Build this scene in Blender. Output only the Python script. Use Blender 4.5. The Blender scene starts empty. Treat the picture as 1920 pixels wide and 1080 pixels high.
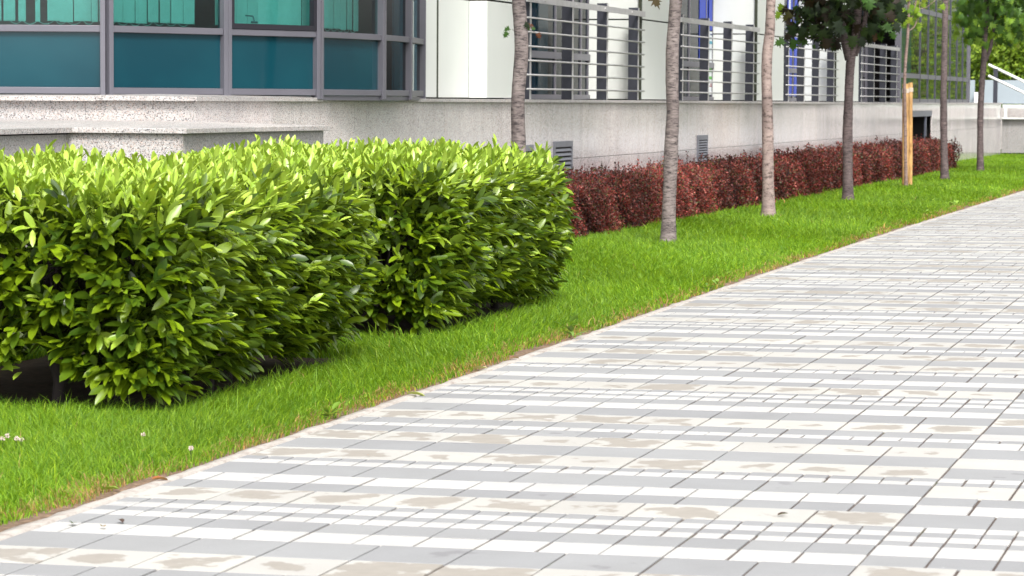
import bpy, math, random
import numpy as np
from mathutils import Vector, Matrix
random.seed(7); RNG = np.random.default_rng(11)
S = bpy.context.scene
COL = S.collection

# ------------------------------------------------------------------ camera
# world axes: X across the path (to the right), Y along the path (away), Z up
F = 5425.0; CX = 960.0; CY = 540.0
M = np.array([[0.9642863646, 0.0230519241, -0.2638568092],
              [0.2647941875, -0.0613852347, 0.9623491524],
              [0.0059870875, -0.9978479151, -0.0652969603]])
C = np.array([3.06766547, -8.5625783, 1.39982537])
cam_d = bpy.data.cameras.new('camera'); cam = bpy.data.objects.new('camera', cam_d); COL.objects.link(cam)
R = Matrix(((M[0,0], -M[0,1], -M[0,2]), (M[1,0], -M[1,1], -M[1,2]), (M[2,0], -M[2,1], -M[2,2])))
cam.matrix_world = Matrix.Translation(Vector(C)) @ R.to_4x4()
cam_d.sensor_width = 36.0; cam_d.lens = F/1920*36
cam_d.clip_start = 0.5; cam_d.clip_end = 2000
cam_d.dof.use_dof = True; cam_d.dof.focus_distance = 16.5; cam_d.dof.aperture_fstop = 11.0
S.camera = cam

# ------------------------------------------------------------------ world, sun, exposure
SUN_EL, SUN_AZ = math.radians(46), math.radians(154)   # azimuth clockwise from +Y
w = bpy.data.worlds.new("World"); S.world = w; w.use_nodes = True
nt = w.node_tree; nt.nodes.clear()
sky = nt.nodes.new('ShaderNodeTexSky'); sky.sky_type = 'NISHITA'; sky.sun_disc = False
sky.sun_elevation = SUN_EL; sky.sun_rotation = SUN_AZ
sky.air_density = 1.0; sky.dust_density = 4.0; sky.ozone_density = 1.0
hs = nt.nodes.new('ShaderNodeHueSaturation'); hs.inputs['Saturation'].default_value = 0.12
bg = nt.nodes.new('ShaderNodeBackground'); bg.inputs['Strength'].default_value = 0.14
out = nt.nodes.new('ShaderNodeOutputWorld')
nt.links.new(sky.outputs[0], hs.inputs['Color']); nt.links.new(hs.outputs[0], bg.inputs['Color']); nt.links.new(bg.outputs[0], out.inputs[0])
sd = bpy.data.lights.new('sun', 'SUN'); sd.energy = 1.5; sd.angle = math.radians(14); sd.color = (1.0, 0.96, 0.90)
sun = bpy.data.objects.new('sun', sd); COL.objects.link(sun)
dirv = Vector((math.sin(SUN_AZ)*math.cos(SUN_EL), math.cos(SUN_AZ)*math.cos(SUN_EL), math.sin(SUN_EL)))
sun.rotation_euler = dirv.to_track_quat('Z', 'Y').to_euler(); sun.location = (0, 0, 30)
S.view_settings.view_transform = 'Standard'; S.view_settings.look = 'None'
S.view_settings.exposure = 1.22; S.view_settings.gamma = 1.0
S.render.engine = 'CYCLES'
S.cycles.max_bounces = 8; S.cycles.transparent_max_bounces = 12

# ------------------------------------------------------------------ measuring helpers
def ray(px, py):
    r = np.array([px-CX, py-CY, F]); return M @ (r/np.linalg.norm(r))
def at_u(px, py, u): r = ray(px, py); return C + r*((u-C[0])/r[0])
def at_v(px, py, v): r = ray(px, py); return C + r*((v-C[1])/r[1])
def at_d(px, py, Z):
    r = np.array([(px-CX)/F, (py-CY)/F, 1.0])*Z; return C + M @ r
def proj(P):
    q = (np.asarray(P, float)-C) @ M
    return CX+F*q[..., 0]/q[..., 2], CY+F*q[..., 1]/q[..., 2], q[..., 2]
GA, GB = 0.00653708, 0.00520346
def zg(u, v):
    u = np.clip(u, -6, 9); v = np.clip(v, -25, 1e9); s = np.clip(v-12.0, 0, 12.0)
    return GB*(np.minimum(v, 12.0)+s-s*s/24.0)+GA*u

# ------------------------------------------------------------------ object helpers
def tag(o, label=None, cat=None, group=None, kind=None):
    if label: o['label'] = label
    if cat: o['category'] = cat
    if group: o['group'] = group
    if kind: o['kind'] = kind
    return o
def link(o, parent=None):
    COL.objects.link(o)
    if parent: o.parent = parent
    return o
def empty(name, loc=(0, 0, 0), label=None, cat=None, group=None):
    o = bpy.data.objects.new(name, None); o.empty_display_size = 0.2; o.location = loc
    link(o); return tag(o, label, cat, group)
def npmesh(name, V, faces, mats, parent=None, smooth=False, col=None, matidx=None, uv=None, origin=None):
    """V (n,3); faces: list of int arrays (m,k). Links ONE mesh object."""
    me = bpy.data.meshes.new(name)
    V = np.asarray(V, dtype=np.float32)
    if parent is not None: V = V-np.array(parent_loc(parent), dtype=np.float32)
    elif origin is not None: V = V-np.array(origin, dtype=np.float32)
    faces = [np.asarray(f, dtype=np.int32) for f in faces if len(f)]
    me.vertices.add(len(V)); me.vertices.foreach_set('co', V.ravel())
    loops = np.concatenate([f.ravel() for f in faces]); tot = np.concatenate([np.full(len(f), f.shape[1], np.int32) for f in faces])
    st = np.concatenate([[0], np.cumsum(tot)[:-1]]).astype(np.int32)
    me.loops.add(len(loops)); me.loops.foreach_set('vertex_index', loops)
    me.polygons.add(len(tot)); me.polygons.foreach_set('loop_start', st); me.polygons.foreach_set('loop_total', tot)
    if matidx is not None: me.polygons.foreach_set('material_index', np.asarray(matidx, np.int32))
    me.polygons.foreach_set('use_smooth', np.full(len(tot), bool(smooth)))
    for m in (mats if isinstance(mats, (list, tuple)) else [mats]): me.materials.append(m)
    if col is not None:
        a = me.attributes.new('tint', 'FLOAT_COLOR', 'POINT')
        c4 = np.ones((len(V), 4), np.float32); c4[:, :3] = col; a.data.foreach_set('color', c4.ravel())
    if uv is not None:
        l = me.uv_layers.new(name='UVMap'); l.data.foreach_set('uv', np.asarray(uv, np.float32).ravel())
    me.update(calc_edges=True); me.validate()
    o = bpy.data.objects.new(name, me); link(o, parent)
    if parent is None and origin is not None: o.location = origin
    return o
def parent_loc(p):
    l = np.zeros(3)
    while p is not None: l = l+np.array(p.location); p = p.parent
    return l
class MB:
    def __init__(s): s.v = []; s.f = []
    def hexa(s, p):                      # 8 corners: bottom 4 ccw, top 4 ccw
        b = len(s.v); s.v += [tuple(x) for x in p]
        s.f += [(b+3, b+2, b+1, b), (b+4, b+5, b+6, b+7), (b, b+1, b+5, b+4), (b+1, b+2, b+6, b+5), (b+2, b+3, b+7, b+6), (b+3, b, b+4, b+7)]
        return s
    def box(s, x0, x1, y0, y1, z0, z1):
        return s.hexa([(x0, y0, z0), (x1, y0, z0), (x1, y1, z0), (x0, y1, z0), (x0, y0, z1), (x1, y0, z1), (x1, y1, z1), (x0, y1, z1)])
    def bar(s, a, b, w, z0, z1, z0b=None, z1b=None, off=0.0):   # upright plank from plan point a to b, thickness w centred
        a = np.array(a[:2]); b = np.array(b[:2]); d = (b-a)/np.linalg.norm(b-a); n = np.array([d[1], -d[0]])
        z0b = z0 if z0b is None else z0b; z1b = z1 if z1b is None else z1b
        p = [a+n*(w/2+off), b+n*(w/2+off), b+n*(off-w/2), a+n*(off-w/2)]
        return s.hexa([(*p[0], z0), (*p[1], z0b), (*p[2], z0b), (*p[3], z0), (*p[0], z1), (*p[1], z1b), (*p[2], z1b), (*p[3], z1)])
    def tube(s, pts, rad, n=10, cap=True):
        pts = [np.array(p, float) for p in pts]; k = len(pts); rad = rad if hasattr(rad, '__len__') else [rad]*k
        b = len(s.v); prev = None
        for i in range(k):
            d = pts[min(i+1, k-1)]-pts[max(i-1, 0)]; d = d/(np.linalg.norm(d)+1e-9)
            if prev is None:
                a = np.cross(d, (0, 0, 1)) if abs(d[2]) < .9 else np.cross(d, (1, 0, 0))
            else: a = prev-d*(prev@d)
            a = a/np.linalg.norm(a); prev = a; c = np.cross(d, a)
            for j in range(n):
                t = 2*math.pi*j/n; s.v.append(tuple(pts[i]+rad[i]*(math.cos(t)*a+math.sin(t)*c)))
        for i in range(k-1):
            for j in range(n):
                q = b+i*n+j; r_ = b+i*n+(j+1) % n; s.f.append((q, r_, r_+n, q+n))
        if cap: s.f.append(tuple(b+j for j in range(n))[::-1]); s.f.append(tuple(b+(k-1)*n+j for j in range(n)))
        return s
    def quad(s, a, b, c, d):
        i = len(s.v); s.v += [tuple(a), tuple(b), tuple(c), tuple(d)]; s.f.append((i, i+1, i+2, i+3)); return s
    def build(s, name, mat, parent=None, bevel=0.0, smooth=False, origin=None):
        me = bpy.data.meshes.new(name)
        o0 = parent_loc(parent) if parent is not None else (np.array(origin) if origin is not None else np.zeros(3))
        me.from_pydata([tuple(np.array(p)-o0) for p in s.v], [], s.f); me.update()
        for m in (mat if isinstance(mat, (list, tuple)) else [mat]): me.materials.append(m)
        if smooth: me.polygons.foreach_set('use_smooth', np.ones(len(me.polygons), bool))
        o = bpy.data.objects.new(name, me); link(o, parent)
        if parent is None and origin is not None: o.location = origin
        if bevel:
            m = o.modifiers.new('bevel', 'BEVEL'); m.width = bevel; m.segments = 2; m.limit_method = 'ANGLE'
        return o

# ------------------------------------------------------------------ materials
def newmat(name):
    m = bpy.data.materials.new(name); m.use_nodes = True; n = m.node_tree; n.nodes.clear()
    o = n.nodes.new('ShaderNodeOutputMaterial'); b = n.nodes.new('ShaderNodeBsdfPrincipled'); n.links.new(b.outputs[0], o.inputs[0])
    return m, n, b, o
def ramp(n, src, stops, interp='LINEAR'):
    r = n.nodes.new('ShaderNodeValToRGB'); r.color_ramp.interpolation = interp; e = r.color_ramp.elements
    while len(e) < len(stops): e.new(0.5)
    for i, (p, c) in enumerate(stops):
        e[i].position = p; e[i].color = (*c, 1) if len(c) == 3 else c
    n.links.new(src, r.inputs[0]); return r
def noise(n, scale, detail=4, rough=.55, vec=None, dim='3D'):
    t = n.nodes.new('ShaderNodeTexNoise'); t.inputs['Scale'].default_value = scale; t.inputs['Detail'].default_value = detail; t.inputs['Roughness'].default_value = rough
    if vec is not None: n.links.new(vec, t.inputs['Vector'])
    return t
def objco(n, sc=(1, 1, 1)):
    t = n.nodes.new('ShaderNodeTexCoord'); mp = n.nodes.new('ShaderNodeMapping'); mp.inputs['Scale'].default_value = sc
    n.links.new(t.outputs['Object'], mp.inputs[0]); return mp.outputs[0]
def mixc(n, fac, a, b, mode='MIX'):
    m = n.nodes.new('ShaderNodeMix'); m.data_type = 'RGBA'; m.blend_type = mode
    if hasattr(fac, 'links') or hasattr(fac, 'is_linked'): n.links.new(fac, m.inputs['Factor'])
    else: m.inputs['Factor'].default_value = fac
    for s_, x in (('A', a), ('B', b)):
        i = [k for k in m.inputs if k.name == s_ and k.type == 'RGBA'][0]
        if isinstance(x, tuple): i.default_value = (*x, 1)
        else: n.links.new(x, i)
    return [k for k in m.outputs if k.type == 'RGBA'][0]
def mathn(n, op, a, b=None):
    m = n.nodes.new('ShaderNodeMath'); m.operation = op
    for i, x in enumerate((a, b)):
        if x is None: continue
        if isinstance(x, (int, float)): m.inputs[i].default_value = x
        else: n.links.new(x, m.inputs[i])
    return m.outputs[0]
def bump(n, b, h, strength=.3, dist=.01):
    k = n.nodes.new('ShaderNodeBump'); k.inputs['Strength'].default_value = strength; k.inputs['Distance'].default_value = dist
    n.links.new(h, k.inputs['Height']); n.links.new(k.outputs[0], b.inputs['Normal'])
def plain(name, col, rough=.5, metal=0, spec=.5, var=.12, scale=6, bs=0.0):
    m, n, b, o = newmat(name); v = objco(n)
    t = noise(n, scale, 6, .6, v); lo = tuple(c*(1-var) for c in col); hi = tuple(min(1, c*(1+var)) for c in col)
    r = ramp(n, t.outputs['Fac'], [(.3, lo), (.7, hi)]); n.links.new(r.outputs[0], b.inputs['Base Color'])
    b.inputs['Roughness'].default_value = rough; b.inputs['Metallic'].default_value = metal; b.inputs['Specular IOR Level'].default_value = spec
    if bs: t2 = noise(n, 300, 3, .6, v); bump(n, b, t2.outputs['Fac'], bs, .002)
    return m
MAT = {}
def granite(name, base, rough, seedscale=1.0):
    m, n, b, o = newmat(name); v = objco(n)
    vo = n.nodes.new('ShaderNodeTexVoronoi'); vo.inputs['Scale'].default_value = 165*seedscale; n.links.new(v, vo.inputs['Vector'])
    sep = n.nodes.new('ShaderNodeSeparateColor'); n.links.new(vo.outputs['Color'], sep.inputs[0])
    sp = ramp(n, sep.outputs[0], [(0, (.11, .11, .12)), (.09, tuple(c*.45 for c in base)), (.20, tuple(c*.85 for c in base)), (.62, base), (.9, tuple(min(1, c*1.25) for c in base))], 'CONSTANT')
    pk = ramp(n, sep.outputs[1], [(0, (1, 1, 1)), (.86, (1.0, .84, .76))], 'CONSTANT')
    c = mixc(n, 1.0, sp.outputs[0], pk.outputs[0], 'MULTIPLY')
    big = noise(n, .9, 5, .6, v); rb = ramp(n, big.outputs['Fac'], [(.3, (.86, .86, .86)), (.7, (1.06, 1.04, 1.02))])
    c = mixc(n, 1.0, c, rb.outputs[0], 'MULTIPLY')
    dr = noise(n, 1.0, 5, .65, objco(n, (6, 6, .5))); rd = ramp(n, dr.outputs['Fac'], [(.36, (.70, .66, .62)), (.52, (1, 1, 1))])
    c = mixc(n, .28, c, rd.outputs[0], 'MULTIPLY')
    isl = n.nodes.new('ShaderNodeNewGeometry'); ri = ramp(n, isl.outputs['Random Per Island'], [(0, (.92, .92, .93)), (1, (1.06, 1.04, 1.03))])
    c = mixc(n, 1.0, c, ri.outputs[0], 'MULTIPLY')
    n.links.new(c, b.inputs['Base Color']); b.inputs['Roughness'].default_value = rough
    rr = ramp(n, big.outputs['Fac'], [(.35, (rough*.7,)*3), (.7, (rough*1.35,)*3)]); n.links.new(rr.outputs[0], b.inputs['Roughness'])
    return m
MAT['granite'] = granite('polished_granite', (.66, .635, .645), .12, 1.25)
MAT['granite_rough'] = granite('flamed_granite', (.45, .44, .435), .6)
MAT['granite_darkened'] = granite('darkened_granite', (.34, .34, .34), .45)  # darker copy of the granite; paints shade onto the terrace side walls
MAT['panel'] = plain('white_metal_panel', (.60, .62, .59), .28, 0, .5, .03, 1.2)
MAT['seam'] = plain('seam_rubber', (.03, .035, .02), .8)  # near-black colour of the panel joints and the backing behind them
MAT['frame'] = plain('grey_aluminium_frame', (.125, .122, .145), .38, .25, .5, .06, 3)
MAT['frame_dark'] = plain('dark_casement_frame', (.007, .006, .012), .6)
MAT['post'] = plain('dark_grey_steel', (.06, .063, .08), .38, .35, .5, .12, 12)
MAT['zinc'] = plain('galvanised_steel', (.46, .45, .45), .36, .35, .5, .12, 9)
MAT['steel'] = plain('brushed_stainless_steel', (.80, .80, .80), .3, .08, .5, .04, 9)
MAT['blind'] = plain('blind_fabric', (.66, .70, .68), .8, 0, .2, .05, 20)
MAT['interior'] = plain('interior_wall', (.30, .33, .33), .9)
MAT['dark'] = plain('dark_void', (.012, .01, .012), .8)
MAT['soil'] = plain('dark_soil', (.045, .030, .020), .95, 0, .2, .4, 25, .6)
MAT['plastic'] = plain('grey_plastic', (.17, .175, .20), .45)
MAT['lintel'] = plain('painted_lintel', (.12, .13, .17), .35, .3)
MAT['roofm'] = plain('roof_membrane', (.25, .25, .25), .9)
MAT['tan'] = plain('cut_stone', (.42, .33, .24), .9)
def spandrel():
    m, n, b, o = newmat('blue_spandrel_glass'); v = objco(n); t = noise(n, 1.3, 3, .5, v)
    r = ramp(n, t.outputs['Fac'], [(.3, (.003, .036, .052)), (.7, (.005, .052, .070))]); n.links.new(r.outputs[0], b.inputs['Base Color'])
    b.inputs['Roughness'].default_value = .05; b.inputs['Specular IOR Level'].default_value = .6
    t2 = noise(n, 2.5, 2, .5, v); bump(n, b, t2.outputs['Fac'], .04, .01)
    return m
MAT['spandrel'] = spandrel()
def glass(name, tint, refl, rough=.015):
    m, n, b, o = newmat(name); n.nodes.remove(b)
    tr = n.nodes.new('ShaderNodeBsdfTransparent'); tr.inputs[0].default_value = (*tint, 1)
    gl = n.nodes.new('ShaderNodeBsdfGlossy'); gl.inputs['Roughness'].default_value = rough
    v = objco(n); t2 = noise(n, 1.6, 2, .5, v); k = n.nodes.new('ShaderNodeBump'); k.inputs['Strength'].default_value = .05; k.inputs['Distance'].default_value = .02
    n.links.new(t2.outputs['Fac'], k.inputs['Height']); n.links.new(k.outputs[0], gl.inputs['Normal'])
    fr = n.nodes.new('ShaderNodeFresnel'); fr.inputs[0].default_value = 1.5; f2 = mathn(n, 'MULTIPLY', fr.outputs[0], refl)
    ge = n.nodes.new('ShaderNodeNewGeometry'); f3 = mathn(n, 'MULTIPLY', mathn(n, 'MINIMUM', f2, 1.0), mathn(n, 'SUBTRACT', 1.0, ge.outputs['Backfacing']))
    mx = n.nodes.new('ShaderNodeMixShader'); n.links.new(f3, mx.inputs[0]); n.links.new(tr.outputs[0], mx.inputs[1]); n.links.new(gl.outputs[0], mx.inputs[2])
    n.links.new(mx.outputs[0], o.inputs[0]); return m
MAT['glass_green'] = glass('green_tinted_glass', (.48, .72, .70), 1.6)
MAT['glass_blue'] = glass('blue_tinted_glass', (.20, .38, .44), .75)
MAT['glass_cw'] = glass('curtain_wall_glass', (.05, .16, .16), 2.2)
MAT['glass_fence'] = plain('frosted_glass_panel', (.24, .28, .31), .25, 0, .5, .04, 2)

def tile_mat(name, col, stain, amount, darkspot=0.0):
    m, n, b, o = newmat(name); v = objco(n)
    geo = n.nodes.new('ShaderNodeNewGeometry'); isl = geo.outputs['Random Per Island']
    g = noise(n, 220, 4, .7, v); r = ramp(n, g.outputs['Fac'], [(.25, tuple(c*.90 for c in col)), (.75, tuple(c*1.07 for c in col))])
    g2 = noise(n, 1.7, 5, .6, v); r2 = ramp(n, g2.outputs['Fac'], [(.3, (.91, .905, .90)), (.7, (1.04, 1.04, 1.04))])
    c = mixc(n, 1.0, r.outputs[0], r2.outputs[0], 'MULTIPLY')
    ri = ramp(n, isl, [(0, (.93, .93, .935)), (1, (1.05, 1.05, 1.04))]); c = mixc(n, 1.0, c, ri.outputs[0], 'MULTIPLY')
    if amount > 0:
        uvn = n.nodes.new('ShaderNodeUVMap'); uvn.uv_map = 'UVMap'
        sub = n.nodes.new('ShaderNodeVectorMath'); sub.operation = 'SUBTRACT'; n.links.new(uvn.outputs[0], sub.inputs[0]); sub.inputs[1].default_value = (.5, .5, 0)
        ab = n.nodes.new('ShaderNodeVectorMath'); ab.operation = 'ABSOLUTE'; n.links.new(sub.outputs[0], ab.inputs[0])
        sx = n.nodes.new('ShaderNodeSeparateXYZ'); n.links.new(ab.outputs[0], sx.inputs[0])
        mx = mathn(n, 'MAXIMUM', sx.outputs[0], mathn(n, 'MULTIPLY', sx.outputs[1], 1.0))     # 0 centre .. .5 edge
        dn = noise(n, 7.5, 5, .55, v); dd = mathn(n, 'MULTIPLY', mathn(n, 'SUBTRACT', dn.outputs['Fac'], .5), 1.5)
        dist = mathn(n, 'ADD', mx, dd)
        rnd = mathn(n, 'FRACT', mathn(n, 'MULTIPLY', isl, 37.7))
        big = noise(n, .55, 2, .5, v)
        thr = mathn(n, 'ADD', mathn(n, 'MULTIPLY', rnd, .42), mathn(n, 'MULTIPLY', mathn(n, 'SUBTRACT', big.outputs['Fac'], .5), .5))
        thr = mathn(n, 'ADD', thr, amount)
        dif = mathn(n, 'SUBTRACT', thr, dist); msk = mathn(n, 'MULTIPLY', dif, 11.0)
        cl = n.nodes.new('ShaderNodeClamp'); n.links.new(msk, cl.inputs[0])
        stc = ramp(n, noise(n, 14, 4, .6, v).outputs['Fac'], [(.3, tuple(x*.93 for x in stain)), (.7, tuple(x*1.08 for x in stain))])
        c = mixc(n, mathn(n, 'MULTIPLY', cl.outputs[0], .85), c, stc.outputs[0])
    if darkspot > 0:
        dn = noise(n, 2.6, 4, .55, v); cl = ramp(n, dn.outputs['Fac'], [(.665, (0, 0, 0)), (.69, (1, 1, 1))])
        c = mixc(n, mathn(n, 'MULTIPLY', cl.outputs[0], darkspot), c, (.17, .165, .175))
    ws = noise(n, 9, 3, .5, v); wr = ramp(n, ws.outputs['Fac'], [(.755, (0, 0, 0)), (.77, (1, 1, 1))]); c = mixc(n, mathn(n, 'MULTIPLY', wr.outputs[0], .5), c, (.62, .62, .62))
    n.links.new(c, b.inputs['Base Color']); b.inputs['Roughness'].default_value = .82; b.inputs['Specular IOR Level'].default_value = .3
    bump(n, b, g.outputs['Fac'], .25, .0015); return m
MAT['tile_grey'] = tile_mat('grey_paver', (.262, .265, .271), (.2, .2, .2), 0, .6)
MAT['tile_white'] = tile_mat('white_paver', (.44, .434, .423), (.4, .36, .32), 0, .25)
MAT['tile_cream'] = tile_mat('cream_paver', (.415, .404, .38), (.255, .232, .203), .085, .1)
def joint_mat():
    m, n, b, o = newmat('joint_dirt'); v = objco(n); t = noise(n, 3, 5, .7, v); r = ramp(n, t.outputs['Fac'], [(.3, (.05, .032, .027)), (.55, (.095, .072, .06)), (.72, (.06, .08, .025))])
    n.links.new(r.outputs[0], b.inputs['Base Color']); b.inputs['Roughness'].default_value = .95; return m
MAT['joint'] = joint_mat()
def kerb_mat():
    m, n, b, o = newmat('edging_concrete'); v = objco(n); t = noise(n, 12, 6, .7, v); r = ramp(n, t.outputs['Fac'], [(.3, (.22, .18, .155)), (.5, (.36, .33, .30)), (.75, (.44, .41, .38))])
    n.links.new(r.outputs[0], b.inputs['Base Color']); b.inputs['Roughness'].default_value = .9; bump(n, b, t.outputs['Fac'], .6, .008); return m
MAT['kerb'] = kerb_mat()
def ground_mat():
    m, n, b, o = newmat('lawn_soil'); v = objco(n); t = noise(n, 6, 6, .7, v); r = ramp(n, t.outputs['Fac'], [(.3, (.035, .045, .012)), (.55, (.05, .075, .015)), (.8, (.08, .06, .03))])
    n.links.new(r.outputs[0], b.inputs['Base Color']); b.inputs['Roughness'].default_value = .95; return m
MAT['ground'] = ground_mat()
def edge_mat():
    m, n, b, o = newmat('bare_edge_soil'); v = objco(n); t = noise(n, 30, 6, .7, v); r = ramp(n, t.outputs['Fac'], [(.3, (.06, .038, .024)), (.5, (.14, .09, .055)), (.75, (.30, .20, .13))])
    n.links.new(r.outputs[0], b.inputs['Base Color']); b.inputs['Roughness'].default_value = .95; return m
MAT['edge'] = edge_mat()
def leaf_mat(name, rough, trans, spec=.5, under=None, tfac=.35):
    m, n, b, o = newmat(name)
    a = n.nodes.new('ShaderNodeAttribute'); a.attribute_name = 'tint'; v = objco(n)
    t = noise(n, 14, 3, .6, v); r = ramp(n, t.outputs['Fac'], [(.3, (.86, .86, .86)), (.7, (1.12, 1.12, 1.1))])
    c = mixc(n, 1.0, a.outputs['Color'], r.outputs[0], 'MULTIPLY')
    cc = c
    if under:
        g = n.nodes.new('ShaderNodeNewGeometry'); u_ = mixc(n, .5, c, under); cc = mixc(n, g.outputs['Backfacing'], c, u_)
    n.links.new(cc, b.inputs['Base Color']); b.inputs['Roughness'].default_value = rough; b.inputs['Specular IOR Level'].default_value = spec
    tl = n.nodes.new('ShaderNodeBsdfTranslucent'); tc = mixc(n, 1.0, c, trans, 'MULTIPLY'); n.links.new(tc, tl.inputs[0])
    mx = n.nodes.new('ShaderNodeMixShader'); mx.inputs[0].default_value = tfac; n.links.new(b.outputs[0], mx.inputs[1]); n.links.new(tl.outputs[0], mx.inputs[2]); n.links.new(mx.outputs[0], o.inputs[0])
    return m
MAT['laurel'] = leaf_mat('laurel_leaf', .34, (1.5, 1.35, .5), .55, (.16, .24, .05), .22)
MAT['maple'] = leaf_mat('maple_leaf', .5, (1.4, 1.3, .5), .35, None, .35)
MAT['barberry'] = leaf_mat('barberry_leaf', .5, (1.3, .7, .7), .35, None, .25)
MAT['grass'] = leaf_mat('grass_blade', .5, (1.4, 1.3, .4), .3, None, .35)
MAT['bgleaf'] = leaf_mat('far_leaf', .55, (1.3, 1.3, .6), .3, None, .35)
def bark(name, a_, b_, c_, hz=26, lich=.0):
    m, n, b, o = newmat(name); v = objco(n, (7, 7, hz)); t = noise(n, 2.0, 6, .74, v)
    r = ramp(n, t.outputs['Fac'], [(.40, a_), (.46, b_), (.62, c_)])
    t2 = noise(n, 9, 5, .65, objco(n)); r2 = ramp(n, t2.outputs['Fac'], [(.3, (.75, .72, .72)), (.7, (1.1, 1.08, 1.06))])
    c = mixc(n, 1.0, r.outputs[0], r2.outputs[0], 'MULTIPLY')
    t3 = noise(n, 1.2, 3, .5, objco(n)); r3 = ramp(n, t3.outputs['Fac'], [(.36, (.66, .64, .64)), (.58, (1.08, 1.08, 1.08))]); c = mixc(n, 1.0, c, r3.outputs[0], 'MULTIPLY')
    n.links.new(c, b.inputs['Base Color']); b.inputs['Roughness'].default_value = .8; bump(n, b, t.outputs['Fac'], .6, .008); return m
MAT['bark_pale'] = bark('pale_banded_bark', (.045, .036, .038), (.15, .125, .12), (.265, .23, .22))
MAT['bark_pink'] = bark('smooth_pinkish_bark', (.09, .065, .058), (.27, .21, .19), (.345, .28, .255), 14)
MAT['bark_dark'] = bark('dark_brown_bark', (.030, .022, .023), (.085, .062, .062), (.145, .112, .110))
MAT['bark_twig'] = bark('young_bark', (.10, .07, .06), (.20, .14, .12), (.27, .20, .175), 20)
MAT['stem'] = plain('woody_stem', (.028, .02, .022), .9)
MAT['pole'] = bark('peeled_pine_pole', (.36, .19, .06), (.52, .31, .11), (.60, .37, .15), 1.2)
MAT['strap'] = plain('webbing_strap', (.42, .36, .30), .9)

# ------------------------------------------------------------------ ground, kerb, paving
def strip_mesh(name, us, vs, mat, dz, kind='structure'):
    us = np.array(us, float); vs = np.array(vs, float); U, Vv = np.meshgrid(us, vs); Z = zg(U, Vv)+dz
    V = np.stack([U.ravel(), Vv.ravel(), Z.ravel()], 1); nu = len(us); i = np.arange(len(vs)-1)[:, None]*nu+np.arange(nu-1)[None]
    i = i.ravel(); f = np.stack([i, i+1, i+nu+1, i+nu], 1); o = npmesh(name, V, [f], mat); tag(o, kind=kind); return o
vs_far = np.concatenate([np.arange(-25, 40, 1.5), np.arange(40, 100, 6), np.arange(100, 620, 40)])
strip_mesh('ground', [-260, -120, -60, -30, -15, -6, -4, -2, 0, 3, 6, 9, 30, 60, 120, 260], vs_far, MAT['ground'], -.035)
UE = -.90                                        # edge of the paving
strip_mesh('path_bed', [-.905, 1, 3, 5, 8.5], np.arange(-6, 62, 1.0), MAT['joint'], -.0055)
MAT['slab'] = plain('pale_forecourt_paving', (.42, .42, .415), .85, 0, .3, .1, 3)
strip_mesh('forecourt', [7.79, 9, 12, 16], np.arange(-20, 141, 5.0), MAT['slab'], .0)
strip_mesh('far_path', [-.905, 1, 3, 5, 7.8], np.arange(59.9, 141, 5.0), MAT['slab'], .0)
kv = np.arange(-4, 64, .11)
kus = np.array([-.985, -.972, -.945, -.915, -.905]); KU, KV = np.meshgrid(kus, kv); KU = KU.copy()
KU[:, 0] += RNG.normal(0, .006, len(kv)); KU[:, 1] += RNG.normal(0, .005, len(kv))
KZ = zg(KU, KV)+np.array([-.03, -.004, .001, .0, -.02])[None]+RNG.normal(0, .0018, KU.shape)
i = (np.arange(len(kv)-1)[:, None]*5+np.arange(4)[None]).ravel()
tag(npmesh('kerb', np.stack([KU.ravel(), KV.ravel(), KZ.ravel()], 1), [np.stack([i, i+1, i+6, i+5], 1)], MAT['kerb'], smooth=True), kind='structure')
ev = np.arange(-4, 62, .13); eu = np.array([-1.13, -1.08, -1.03, -.985, -.965]); EU, EV = np.meshgrid(eu, ev); EU = EU+RNG.normal(0, .012, EU.shape)
EZ = zg(EU, EV)+np.array([-.03, -.012, -.004, -.004, -.014])[None]+RNG.normal(0, .003, EU.shape)
i = (np.arange(len(ev)-1)[:, None]*5+np.arange(4)[None]).ravel()
tag(npmesh('bare_verge', np.stack([EU.ravel(), EV.ravel(), EZ.ravel()], 1), [np.stack([i, i+1, i+6, i+5], 1)], MAT['edge'], smooth=True), kind='structure')

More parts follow.
